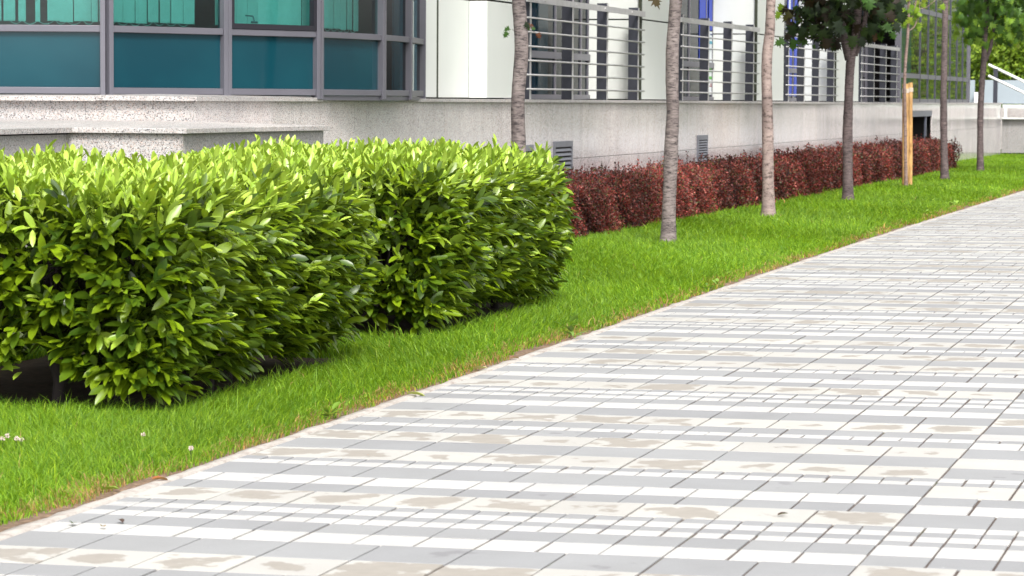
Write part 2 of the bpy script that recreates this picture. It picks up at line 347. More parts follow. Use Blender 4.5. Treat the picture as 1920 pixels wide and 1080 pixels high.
SEQ = [(.2, 2, 'w'), (.2, 2, 'g'), (.1, 1, 'w'), (.1, 1, 'g'), (.1, 1, 'w'), (.1, 1, 'g'), (.3, 3, 'c'), (.2, 2, 'g'), (.2, 2, 'w'), (.3, 3, 'g'), (.1, 1, 'w'), (.1, 1, 'g'),
       (.3, 3, 'c'), (.3, 3, 'g'), (.3, 3, 'c'), (.2, 2, 'g'), (.1, 1, 'w'), (.2, 2, 'g'), (.3, 3, 'c'), (.3, 3, 'g')]
GAP = .0045
def paving():
    V = []; Fq = []; MI = []; UV = []
    v = -4.0; k = 0
    while v < 60:
        L, nn, c = SEQ[k % len(SEQ)]; k += 1
        for side in (0, 1):
            cc = c if side == 0 else ({'w': 'g', 'c': 'g', 'g': 'c' if nn == 3 else 'w'}[c])
            w_ = nn*.1
            if side == 0: xs = np.arange(-1.2, 1.8-1e-6, w_); lim = (UE, 1.8)
            else: xs = np.arange(1.8, 7.6, w_); lim = (1.8, 7.8)
            for x in xs:
                x0 = max(x, lim[0]); x1 = min(x+w_, lim[1])
                if x1-x0 < .02: continue
                if proj([x0, v, 0])[0] > 2250: continue
                jx = random.gauss(0, .0011); jy = random.gauss(0, .0011); g = GAP/2+abs(random.gauss(0, .0009))
                gx = g*(1.35+.4*random.random()); gy = g*.8
                a0, a1, b0, b1 = x0+gx+jx, x1-gx+jx, v+gy+jy, v+L-gy+jy
                hz = random.gauss(0, .00045); tx = random.gauss(0, .0015); ty = random.gauss(0, .002)
                be = .0022 if v < 22 else .0; b = len(V)
                mu = (a0+a1)/2; mv = (b0+b1)/2; z0 = float(zg(mu, mv))+hz
                def P(u_, v_, dz): return (u_, v_, z0+GA*(u_-mu)+GB*(v_-mv)*(1 if mv < 14 else .5)+tx*(u_-mu)+ty*(v_-mv)+dz)
                q = [(a0, b0), (a1, b0), (a1, b1), (a0, b1)]
                if be:
                    inn = [(a0+be, b0+be), (a1-be, b0+be), (a1-be, b1-be), (a0+be, b1-be)]
                    V += [P(*p, -.0012) for p in q]+[P(*p, 0) for p in inn]+[P(*p, -.02) for p in q]
                    fs = [(b+4, b+5, b+6, b+7)]+[(b+j, b+(j+1) % 4, b+4+(j+1) % 4, b+4+j) for j in range(4)]+[(b+8+j, b+8+(j+1) % 4, b+(j+1) % 4, b+j) for j in range(4)]
                else:
                    V += [P(*p, 0) for p in q]+[P(*p, -.02) for p in q]
                    fs = [(b, b+1, b+2, b+3)]+[(b+4+j, b+4+(j+1) % 4, b+(j+1) % 4, b+j) for j in range(4)]
                Fq += fs; mi = {'g': 0, 'w': 1, 'c': 2}[cc]; MI += [mi]*len(fs)
                for f in fs:
                    for vi in f: UV.append(((V[vi][0]-a0)/(a1-a0), (V[vi][1]-b0)/(b1-b0)))
        v += L
    o = npmesh('pavement', V, [np.array(Fq)], [MAT['tile_grey'], MAT['tile_white'], MAT['tile_cream']], matidx=MI, uv=UV); tag(o, kind='structure')
paving()

# ------------------------------------------------------------------ building
UW = -4.20                                       # main plinth face
ZL = lambda v: 1.400-.0008*(min(max(v, 9.8), 50)-9.8)
bld = empty('office_building', (-7.0, 35.0, 0.0), 'pale office building with granite plinth, white panels, barred windows and blue glass bay', 'building')
def part(mb, name, mat, parent=bld, **k): return mb.build(name, MAT[mat], parent, **k)
# plinth slabs on the path side
mb = MB(); v = 9.803; W = 1.245
edges = [9.80]; e = 10.71
while e < 63.3: edges.append(e); e += W
edges.append(63.3)
OP = (46.05, 49.75, 1.215)
for a, b_ in zip(edges[:-1], edges[1:]):
    for (z0, z1) in ((-.25, .788), (.793, 1.371)):
        for (c0, c1, q0) in ((a, min(b_, OP[0]), z0), (max(a, OP[1]), b_, z0), (max(a, OP[0]), min(b_, OP[1]), max(z0, OP[2]))):
            if c1-c0 < .01 or z1-q0 < .01 or (c0 < OP[0] < c1): continue
            mb.box(UW-.03, UW+random.gauss(0, .0004), c0+.003, c1-.003, q0, min(z1, ZL(c0)-.029))
part(mb, 'plinth', 'granite')
mb = MB()                                        # end face towards the camera
for a, b_ in ((-11.0, -9.9), (-9.9, -8.7), (-8.7, -7.4), (-7.4, -6.2), (-6.2, -5.0), (-5.0, -4.2)):
    for (z0, z1) in ((-.25, .79), (.792, 1.371)): mb.box(a+.0015, b_-.0015, 9.8+random.gauss(0, .0004), 9.83, z0, z1)
part(mb, 'plinth', 'granite_rough')
mb = MB(); mb.box(-11, -4.245, 9.86, 45.9, -.3, 1.36); mb.box(-11, -4.245, 49.9, 63.2, -.3, 1.36); mb.box(-11, -4.8, 45.9, 49.9, -.3, 1.36); mb.box(-4.8, -4.245, 45.9, 49.9, 1.25, 1.36)  # dark fill added behind the slabs to stop light leaks
part(mb, 'leak_block_core', 'dark')
mb = MB(); mb.box(-4.30, -4.205, 46.0, 49.8, 1.10, 1.212); mb.box(-4.25, -4.21, 48.9, 48.96, .1, 1.10); part(mb, 'opening_lintel', 'lintel')
# ledge slabs
mb = MB(); v = 9.74
while v < 63.3:
    b_ = min(v+1.62, 63.34); z = ZL(v); z2 = ZL(b_); u1 = UW+.035
    mb.hexa([(-4.9, v+.001, z-.03), (u1, v+.001, z-.03), (u1, b_-.001, z2-.03), (-4.9, b_-.001, z2-.03), (-4.9, v+.001, z+.002), (u1, v+.001, z), (u1, b_-.001, z2), (-4.9, b_-.001, z2+.002)]); v = b_
part(mb, 'ledge', 'granite_rough', bevel=.003)
# front part of the building: sloped sill in front of the bay
def wedge(pa, pb, pc, pd, zf, zb, th=.03):      # a,b front plan points; c,d back
    m = MB(); m.hexa([(*pa, zf-th), (*pb, zf-th), (*pc, zb-th), (*pd, zb-th), (*pa, zf), (*pb, zf), (*pc, zb), (*pd, zb)]); return m
mb = MB(); xx = [-11, -9.4, -7.8, -6.25, -4.9]
for a, b_ in zip(xx[:-1], xx[1:]):
    mb.hexa([(a+.001, 9.74, 1.367), (b_-.001, 9.74, 1.367), (b_-.001, 11.6, 1.39), (a+.001, 11.6, 1.39), (a+.001, 9.74, 1.397), (b_-.001, 9.74, 1.397), (b_-.001, 11.6, 1.432), (a+.001, 11.6, 1.432)])
mb.hexa([(-4.899, 9.743, 1.401), (-4.20, 9.743, 1.401), (-4.20, 12.2, 1.401), (-4.899, 12.2, 1.41), (-4.899, 9.743, 1.403), (-4.20, 9.743, 1.403), (-4.20, 12.2, 1.404), (-4.899, 12.2, 1.436)])
part(mb, 'sill', 'granite_rough')

# bay window ------------------------------------------------------------
BX = [(-560, 22.0), (-270, 20.9), (-36, 20.5), (199, 20.5), (421, 21.25), (594, 21.95), (713, 22.95), (763, 23.75), (789, 24.62)]
BP = [at_d(x, 180, Z)[:2] for x, Z in BX]
ZB, ZT0, ZT1 = 1.415, 1.853, 1.900
Z0P = 1.462; TOPW = 4.3
tops = [ZT0, ZT1]
slat_spec = {2: [(0, 22), (28, 42), (60, 69), (83, 112), (106, 131), (133, 165), (166, 178)], 3: None, 4: None, 5: None}
for k in range(len(BP)-1):
    a, b_ = np.array(BP[k]), np.array(BP[k+1]); d = (b_-a)/np.linalg.norm(b_-a); L = np.linalg.norm(b_-a)
    win = MB()
    mw = .036 if k < 6 else .026
    for p, s_ in ((a, 0), (b_, 1)):
        p0 = p if s_ == 0 else p-d*mw
        if s_ == 1 and k < len(BP)-2: p0 = p-d*mw
        win.bar(p0, p0+d*mw, .075, 1.385 if k > 3 else ZB-.01, TOPW, off=.006)
    for (z0, z1) in ((ZB, Z0P), (ZT0, ZT1), (TOPW-.06, TOPW)): win.bar(a+d*mw, b_-d*mw, .06, z0, z1)
    w_o = win.build('window', MAT['frame'], bld, bevel=.003)
    if k in (5, 6, 7): part(MB().bar(a, b_, .05, 1.380, ZB-.002, off=-.01), 'base_trim', 'frame', w_o)
    sp = MB().bar(a+d*mw, b_-d*mw, .012, Z0P+.001, ZT0-.001, off=-.012)
    sp.build('spandrel_panel', MAT['spandrel'] if k < 6 else MAT['glass_blue'], w_o)
    MB().bar(a+d*mw, b_-d*mw, .008, ZT1+.001, TOPW-.061, off=-.012).build('pane', MAT['glass_green'] if k < 6 else MAT['glass_blue'], w_o)
    if k == 4:
        cf = MB(); t_ = .03
        cf.bar(a+d*mw*1.0, a+d*(mw+t_), .05, ZT1+.002, TOPW-.07, off=.012); cf.bar(b_-d*(mw+t_), b_-d*mw, .05, ZT1+.002, TOPW-.07, off=.012)
        cf.bar(a+d*(mw+t_), b_-d*(mw+t_), .05, ZT1+.002, ZT1+.04, off=.012); cf.build('casement', MAT['frame_dark'], w_o)
        hp = at_d(497, 40, 21.4)[:2]; n_ = np.array([d[1], -d[0]]); q = a+d*((hp-a)@d)-n_*.03
        h = MB(); h.tube([(*(q-d*.03), 1.955), (*(q+d*.03), 1.955)], .008, 8); h.tube([(*q, 1.955), (*(q-n_*.01), 1.99), (*(q-n_*.02), 2.0)], .006, 8); h.tube([(*(q-n_*.02), 2.0), (*(q-n_*.02-d*.07), 2.003)], .0055, 8)
        h.build('handle', MAT['plastic'], w_o)
    # vertical blinds
    if k <= 5:
        bl = MB(); n_ = np.array([-d[1], d[0]]); inner = n_*.16; chain = []
        if k == 2: spans = [((x0+36)/235*L, (x1+36)/235*L) for x0, x1 in slat_spec[2]]; spans = [(s0-.0, s1) for s0, s1 in spans]+[(.02, .12)]
        else:
            spans = []; x = mw+.01; end = L-mw-(.10 if k == 3 else .02)
            while x < end-.05: spans.append((x, x+.118)); x += .109
        for s0, s1 in spans:
            mid = a+d*((s0+s1)/2)+inner; wd = (s1-s0); th = math.radians(random.uniform(4, 16) if k < 4 else random.choice((-1, 1))*random.uniform(3, 9)); dd = d*math.cos(th)+n_*math.sin(th)
            p0, p1 = mid-dd*wd/2, mid+dd*wd/2; zb = 1.93+random.uniform(-.006, .006)
            bl.bar(p0, p1, .0025, zb, 4.15); chain.append(((p0+p1)/2, zb))
            bl.bar(p0+dd*.01, p1-dd*.01, .007, zb+.004, zb+.026)
        for (p0, z0), (p1, z1) in zip(chain[:-1], chain[1:]):
            if np.linalg.norm(p1-p0) > .4: continue
            pts = [np.array([*(p0*(1-t)+p1*t), (z0+.01)*(1-t)+(z1+.01)*t-.09*t*(1-t)*1.3]) for t in np.linspace(0, 1, 9)]
            bl.tube(pts, .0022, 5)
        bl.build('vertical_blind', MAT['blind'], w_o)
# bay interior
mb = MB(); mb.box(-12, -4.6, 18.2, 18.3, 1.42, 4.4); mb.box(-12.1, -12, 10, 18.3, 1.42, 4.4); mb.box(-12, -4.45, 10.9, 18.2, 4.32, 4.4); mb.box(-12, -4.6, 11.7, 18.2, 1.40, 1.44)
mb.box(-9.2, -7.9, 15.6, 16.4, 1.44, 2.2); part(mb, 'interior', 'interior')

# white panel fronts -----------------------------------------------------
TOPB = 4.35; ZJ = 2.30
def panels(parent, u, v0, v1, seams=(), dep=.02, zb=None):
    m = MB(); vv = [v0]+list(seams)+[v1]
    for a, b_ in zip(vv[:-1], vv[1:]):
        zb_ = (ZL(a)+.012) if zb is None else zb
        for z0, z1 in ((zb_, ZJ-.008), (ZJ+.008, 3.5), (3.51, TOPB)): m.box(u-dep, u, a+.007, b_-.007, z0, z1)
    return m
wall = MB()
wall.v, wall.f = [], []
m = panels(bld, -4.37, 14.75, 17.02, (16.02,)); part(m, 'cladding_panel', 'panel', bevel=.003)
m = MB()
for z0, z1 in ((ZL(17)+.012, ZJ-.008), (ZJ+.008, 3.5), (3.51, TOPB)): m.box(-4.37, -4.20, 17.02, 17.04, z0, z1)
part(m, 'cladding_panel', 'panel')
PIERS = [(17.042, 18.35), (23.40, 25.38), (30.50, 32.62), (37.40, 39.82)]
for a, b_ in PIERS: part(panels(bld, -4.20, a, b_), 'cladding_panel', 'panel', bevel=.003)
for vv_, uu_ in ((16.02, -4.369), (23.39, -4.199), (30.49, -4.199), (37.39, -4.199)): part(MB().box(uu_-.03, uu_+.002, vv_-.022, vv_+.022, ZL(vv_)+.012, TOPB), 'joint_strip', 'seam')
# jambs and recesses
RU = -4.82
REC = [(18.35, 23.40), (25.38, 30.50), (32.62, 37.40), (39.82, 44.50)]
for i, (a, b_) in enumerate(REC):
    zb_ = ZL(a)+.012
    for c0, c1 in ((b_+.001, b_+.02), (a-.02, a-.001)):
        if i == 3 and c0 > a: continue
        m = MB()
        for z0, z1 in ((zb_, ZJ-.008), (ZJ+.008, 3.5), (3.51, TOPB)): m.box(RU, -4.222, c0, c1, z0, z1)
        part(m, 'jamb_panel', 'panel')
for a, b_ in [(14.7, 18.33)]+[(p[0]+.03, p[1]-.03) for p in PIERS[1:]]: part(MB().box(-5.2, -4.40 if a < 15 else -4.235, a, b_, 1.36, TOPB), 'wall', 'seam')
# building above and behind
m = MB(); m.box(-11, -4.21, 9.9, 62.5, 4.36, 6.6); m.box(-11, -5.9, 18.4, 62.0, 1.38, 4.36); part(m, 'upper_wall', 'panel')
part(MB().box(-11.3, -3.95, 9.6, 62.8, 6.6, 6.75), 'roof', 'roofm')
# windows inside the recesses
def recess_window(i, a, b_, glass_m):
    fr = MB(); zb_ = ZL(a)+.004
    fr.box(RU-.03, RU+.03, a, b_, zb_, zb_+.05); fr.box(RU-.03, RU+.03, a, b_, ZT0-.02, ZT1+.005); fr.box(RU-.03, RU+.03, a, b_, 3.4, 3.46); fr.box(RU-.03, RU+.03, a, b_, TOPB-.06, TOPB)
    step = (b_-a)/5
    for c in [a+.02, a+1.1, b_-.02]+[at_u(x, 150, RU)[1] for x in ((1040, 1088), (1291, 1322), (1486,), (1625, 1650))[i]]:
        fr.box(RU-.034, RU+.012, c-.02, c+.02, zb_, TOPB)
    o = fr.build('window', MAT['frame'], bld)
    MB().box(RU-.010, RU-.004, a+.03, b_-.03, zb_+.05, TOPB-.06).build('pane', MAT[glass_m], o)
    return o, step
for i, (a, b_) in enumerate(REC):
    o, step = recess_window(i, a, b_, 'glass_blue')
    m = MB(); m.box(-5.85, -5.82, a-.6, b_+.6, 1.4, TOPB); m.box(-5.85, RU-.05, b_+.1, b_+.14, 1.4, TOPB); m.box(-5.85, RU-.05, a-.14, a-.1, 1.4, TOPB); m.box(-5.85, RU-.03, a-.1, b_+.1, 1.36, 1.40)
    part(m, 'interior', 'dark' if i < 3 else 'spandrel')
    if i == 0:
        MB().box(RU-.07, RU-.06, at_u(990, 150, RU)[1]-.8, at_u(1037, 150, RU)[1], 1.45, 4.2).build('roller_blind', MAT['blind'], o)
def flatmat(name, col): return plain(name, col, .5, 0, .4, .04)
MAT['blueposter'] = flatmat('blue_print', (.012, .045, .42)); MAT['whiteprint'] = flatmat('white_print', (.66, .70, .72)); MAT['greenprint'] = flatmat('green_print', (.10, .42, .05))
MAT['redprint'] = flatmat('red_print', (.30, .03, .03)); MAT['tealprint'] = flatmat('teal_print', (.05, .30, .42)); MAT['yellowprint'] = flatmat('yellow_print', (.65, .42, .05)); MAT['navyprint'] = flatmat('navy_print', (.02, .05, .16))
# posters stuck inside the second and third window
def poster(i_rec, parts):
    ps = None
    for (v0, v1, z0, z1, mt, off) in parts:
        m = MB().box(RU-.003+off, RU+.001+off, v0, v1, z0, z1)
        if ps is None: ps = m.build('window_poster', MAT[mt], bld)
        else: m.build('print', MAT[mt], ps)
pv = lambda x: at_u(x, 150, RU)[1]
poster(1, [(pv(1327), pv(1341.5), 1.47, 2.33, 'whiteprint', .004), (pv(1329), pv(1339), 2.16, 2.20, 'tealprint', .007), (pv(1329), pv(1337), 2.23, 2.255, 'tealprint', .007), (pv(1329), pv(1338), 2.08, 2.105, 'tealprint', .007), (pv(1330), pv(1338), 2.28, 2.30, 'navyprint', .007),
           (pv(1328), pv(1341), 1.78, 1.84, 'greenprint', .007), (pv(1328), pv(1341), 1.68, 1.72, 'greenprint', .007), (pv(1330), pv(1339), 1.58, 1.595, 'redprint', .007), (pv(1331), pv(1338), 1.61, 1.62, 'redprint', .007), (pv(1328), pv(1341), 1.87, 1.90, 'navyprint', .007)])
poster(1, [(pv(1310), pv(1325), 1.95, 3.1, 'blueposter', .004)])
poster(1, [(pv(1327.5), pv(1341.8), 2.345, 3.2, 'blueposter', .004)])
poster(2, [(pv(1475), pv(1484), 1.47, 3.3, 'blueposter', .004), (pv(1477), pv(1480), 2.2, 3.2, 'whiteprint', .006)])
poster(2, [(pv(1488.5), pv(1494), 1.47, 3.3, 'blueposter', .004)])
poster(2, [(pv(1495.5), pv(1503), 2.50, 2.95, 'redprint', .004), (pv(1496), pv(1502), 2.5, 2.58, 'yellowprint', .007), (pv(1496), pv(1502), 2.66, 2.74, 'tealprint', .007)])
# window grilles -----------------------------------------------------------
GU = -4.16
def grille(a, b_, posts):
    ra = ZL(a); r = MB(); r.box(GU-.012, GU+.006, a-.02, b_+.02, ra+.935, ra+.995)
    for j in range(4):
        c = a+(b_-a)*(j+.5)/4; r.tube([(GU+.004, c, ra+.965), (GU+.013, c, ra+.965)], .011, 8)
    o = r.build('window_grille', MAT['zinc'], bld)
    for c in posts: MB().box(GU-.125, GU-.016, c-.035, c+.035, ra+.002, ra+1.03).build('post', [MAT['post'], MAT['zinc']], o).data.polygons[3].material_index = 1  # path-side face takes paler zinc to paint in its lit edge
    for k in range(6): MB().tube([(GU, a, ra+.10+.137*k), (GU, b_, ra+.10+.137*k)], .0095, 8).build('bar', MAT['zinc'], o, smooth=True)
    return o
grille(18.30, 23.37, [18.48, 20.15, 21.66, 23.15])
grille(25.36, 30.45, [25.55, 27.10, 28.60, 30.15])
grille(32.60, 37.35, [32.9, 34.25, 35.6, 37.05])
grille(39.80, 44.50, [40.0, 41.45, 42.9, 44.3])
# curtain wall ---------------------------------------------------------------
CW0, CW1 = 44.62, 56.1
m = MB(); z0 = ZL(50)+.004
m.box(-4.26, -4.16, CW0, CW0+.16, z0, TOPB); 
cols = [46.55, 48.05, 49.4, 50.75, 52.0, 53.2, 54.4, 55.6]
m.box(-4.25, -4.192, CW0+.16, CW1, z0, z0+.07); m.box(-4.25, -4.192, CW0+.16, CW1, ZT0-.02, ZT1+.02); m.box(-4.25, -4.192, CW0+.16, CW1, 3.10, 3.19); m.box(-4.26, -4.17, CW1-.10, CW1+.05, z0, TOPB)
cw = m.build('curtain_wall', MAT['frame'], bld)
for x in (1728, 1743, 1757, 1770.5, 1784, 1797, 1808):
    vv_ = at_u(x, 100, -4.17)[1]; MB().box(-4.252, -4.185, vv_-.02, vv_+.02, z0, TOPB).build('mullion', MAT['post'], cw)
MB().box(-4.215, -4.204, CW0+.17, 46.45, z0+.07, TOPB).build('spandrel_panel', MAT['spandrel'], cw)
MB().box(-4.212, -4.204, 46.46, CW1-.1, z0+.07, TOPB).build('pane', MAT['glass_cw'], cw)
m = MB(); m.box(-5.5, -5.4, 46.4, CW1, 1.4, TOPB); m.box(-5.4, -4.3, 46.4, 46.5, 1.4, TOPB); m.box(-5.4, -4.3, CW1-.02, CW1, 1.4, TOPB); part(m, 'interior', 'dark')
m = MB().box(-11, -4.24, CW1+.02, CW1+.10, 1.38, TOPB); part(m, 'end_wall', 'frame')
# vents --------------------------------------------------------------------
def vent(v0, v1, z0, z1, u=UW, slats=8, frontal=False):
    f = MB(); t_ = .05 if v1-v0 > .5 else .035; d0, d1 = u-.01, u+.018
    f.box(d0, d1, v0, v0+t_, z0, z1); f.box(d0, d1, v1-t_, v1, z0, z1); f.box(d0, d1, v0+t_, v1-t_, z1-.06, z1); f.box(d0, d1, v0+t_, v1-t_, z0, z0+.05)
    o = f.build('wall_vent', MAT['plastic'], bld, bevel=.002)
    MB().box(u-.008, u+.002, v0+t_, v1-t_, z0+.05, z1-.06).build('backing', MAT['dark'], o)
    s_ = MB(); h = (z1-z0-.11)/slats
    for k in range(slats):
        z = z0+.05+k*h; s_.hexa([(u+.016, v0+t_, z), (u+.018, v0+t_, z+.004), (u+.018, v1-t_, z+.004), (u+.016, v1-t_, z), (u+.003, v0+t_, z+h*.55), (u+.005, v0+t_, z+h*.55+.004), (u+.005, v1-t_, z+h*.55+.004), (u+.003, v1-t_, z+h*.55)])
    s_.build('louvre', MAT['plastic'], o)
vent(19.46, 20.21, .50, .975)
vent(26.54, 27.15, .60, .962)
vent(18.10, 18.66, .55, .955, slats=7)

# ------------------------------------------------------------------ low terrace in front of the bay
ter = empty('granite_terrace', (-4.6, 8.6, 0), 'low grey granite terrace with projecting coping slab, stepping out below the glass bay', 'terrace')
pA = at_d(138, 235, at_v(138, 235, 8.55) @ np.zeros(3)+0.0) if False else None
mb = MB(); TU = -3.80
mb.box(TU-.03, TU, 8.61, 11.3, -.25, 1.165); part(mb, 'side_wall', 'granite_darkened', ter)  # path-facing side, its shade put into the darker granite colour
mb = MB(); uL = -4.585
mb.box(uL, TU-.001, 8.58, 8.609, -.25, 1.165); part(mb, 'front_wall', 'granite_rough', ter)
mb = MB(); mb.box(uL-.03, uL+.0, 4.2, 8.60, -.25, 1.155); part(mb, 'side_wall', 'granite_darkened', ter)
mb = MB(); mb.box(-4.19, TU-.04, 8.62, 11.2, -.2, 1.15); mb.box(-11, -4.62, 4.3, 9.75, -.2, 1.14); mb.box(-4.6, -4.19, 8.63, 9.75, -.2, 1.15); part(mb, 'core', 'dark', ter)
mb = MB(); c = .04
mb.hexa([(TU-.42, 8.54, 1.166), (TU+c, 8.54, 1.166), (TU+c, 9.789, 1.166), (UW+.001, 9.789, 1.20), (TU-.42, 8.54, 1.199), (TU+c, 8.54, 1.199), (TU+c, 9.789, 1.199), (UW+.001, 9.789, 1.234)])
mb.hexa([(UW+.001, 9.79, 1.20), (TU+c, 9.79, 1.166), (TU+c, 11.34, 1.162), (UW+.001, 11.34, 1.165), (UW+.001, 9.79, 1.234), (TU+c, 9.79, 1.199), (TU+c, 11.34, 1.197), (UW+.001, 11.34, 1.203)])
mb.hexa([(uL+.041, 8.54, 1.166), (TU-.421, 8.54, 1.166), (TU-.421, 9.79, 1.20), (uL+.041, 9.79, 1.20), (uL+.041, 8.54, 1.199), (TU-.421, 8.54, 1.199), (TU-.421, 9.79, 1.234), (uL+.041, 9.79, 1.236)])
part(mb, 'coping', 'granite_rough', ter, bevel=.003)
mb = MB(); mb.hexa([(-8, 4.2, 1.160), (uL+.04, 4.2, 1.160), (uL+.04, 8.541, 1.166), (-8, 8.541, 1.166), (-8, 4.2, 1.195), (uL+.04, 4.2, 1.192), (uL+.04, 8.541, 1.199), (-8, 8.541, 1.20)]); mb.hexa([(-8, 8.542, 1.166), (uL+.04, 8.542, 1.166), (uL+.04, 9.79, 1.20), (-8, 9.79, 1.20), (-8, 8.542, 1.20), (uL+.04, 8.542, 1.199), (uL+.04, 9.79, 1.235), (-8, 9.79, 1.238)]); part(mb, 'coping', 'granite_rough', ter)

# ------------------------------------------------------------------ entrance stair block, railings, low glass wall
blk = empty('entrance_stair', (-3.0, 66.0, 0), 'grey granite entrance stair block with white coping at the far end of the lawn', 'stair')
mb = MB(); mb.box(-4.20, .2, 63.55, 63.75, .14, .97); part(mb, 'side_wall', 'granite_darkened', blk)
mb = MB(); mb.box(-4.16, .2, 63.65, 64.2, -.3, .16); part(mb, 'recess', 'dark', blk)
mb = MB(); mb.box(-4.19, .2, 63.40, 64.0, .972, 1.01); mb.box(-4.19, .2, 63.50, 63.6, 1.24, 1.33); mb.box(-4.15, -4.08, 63.5, 63.6, 1.01, 1.24); mb.box(-3.55, -3.48, 63.5, 63.6, 1.01, 1.24); part(mb, 'coping', 'panel', blk)
mb = MB(); mb.box(-3.6, .4, 63.25, 63.5, -.2, .07); part(mb, 'base_slab', 'granite_rough', blk)
part(MB().box(-4.19, .3, 64.2, 74, -.3, 1.22), 'landing', 'granite_rough', blk)
rail = empty('handrail', (-3.4, 66.5, 1.22), 'double white steel handrail sloping down to the right on a grey post', 'handrail')
ZR = 75.0
P = lambda x, y: at_d(x, y, ZR)
for (y0, y1) in ((121, 153), (142, 174)):
    a = P(1853, y0); b_ = P(1920, y1); c = a+(b_-a)*2.6; MB().tube([a+(b_-a)*0, b_, c], .036, 12).build('rail', MAT['steel'], rail, smooth=True)
pp = at_d(1866, 190, ZR+.05)
MB().box(pp[0]-.055, pp[0]+.055, pp[1]-.03, pp[1]+.03, 1.2, 2.25).build('post', MAT['post'], rail)
gw = empty('glass_balustrade', (-3.0, 78, 1.2), 'low pale blue-grey glass balustrade behind the handrail', 'balustrade')
ZG = 84.0
def gpanel(x0, x1, y0=150, y1=194):
    a = at_d(x0, y0, ZG); b_ = at_d(x1, y0, ZG); lo = at_d(x0, y1, ZG)[2]; MB().bar(a, b_, .02, lo, a[2]).build('panel', MAT['glass_fence'], gw)
gpanel(1812, 1828); gpanel(1836, 1990); 
a = at_d(1830.5, 173, ZG-.2); MB().box(a[0]-.05, a[0]+.05, a[1]-.05, a[1]+.05, 1.1, a[2]).build('post', MAT['steel'], gw)
part(MB().box(-11, 3, 76, 82, -.3, 1.2), 'base', 'granite_rough', gw)

# ------------------------------------------------------------------ foliage generators
def frames(d, n):
    d = d/np.linalg.norm(d, axis=1, keepdims=True); s = np.cross(n, d); s /= (np.linalg.norm(s, axis=1, keepdims=True)+1e-9); n = np.cross(d, s); return d, s, n
def leaves(P, D, N, L, Wd, template, tfaces, col):
    d, s, n = frames(D, N); k = len(template); T = template
    V = P[:, None]+d[:, None]*(T[None, :, 0, None]*L[:, None, None])+s[:, None]*(T[None, :, 1, None]*Wd[:, None, None])+n[:, None]*(T[None, :, 2, None]*L[:, None, None])
    off = (np.arange(len(P))*k)[:, None, None]; fs = [(off+np.asarray(f)[None]).reshape(-1, np.asarray(f).shape[1]) for f in tfaces]
    return V.reshape(-1, 3), fs, np.repeat(col, k, axis=0)
t_ = [0, .25, .55, .83, 1.0]; wv = [0.05, .78, 1.0, .70, 0]
LT = []
for t, w_ in zip(t_, wv): LT.append((t, 0, -.16*t*t))
for t, w_ in list(zip(t_, wv))[1:4]: LT.append((t, .5*w_, -.16*t*t+.055*w_)); LT.append((t, -.5*w_, -.16*t*t+.055*w_))
LAUREL = np.array(LT); LF = [np.array([(0, 1, 5), (1, 0, 6), (3, 4, 9), (4, 3, 10)]), np.array([(1, 2, 7, 5), (2, 1, 6, 8), (2, 3, 9, 7), (3, 2, 8, 10)])]
mo = [(0, 0), (.02, .16), (-.10, .40), (.16, .27), (.24, .54), (.38, .20), (.62, .52), (.58, .24), (.78, .24), (.74, .09), (1.05, 0), (.74, -.09), (.78, -.24), (.58, -.24), (.62, -.52), (.38, -.20), (.24, -.54), (.16, -.27), (-.10, -.40), (.02, -.16)]
MAPLE = np.array([(.38, 0, .03)]+[(x, y, -.12*abs(y)-.10*x*x) for x, y in mo]); MF = [np.array([(0, 1+i, 1+(i+1) % 20) for i in range(20)])]
BB = np.array([(0, 0, 0), (.5, .3, .03), (1, 0, 0), (.5, -.3, .03)]); BF = [np.array([(0, 1, 2, 3)])]

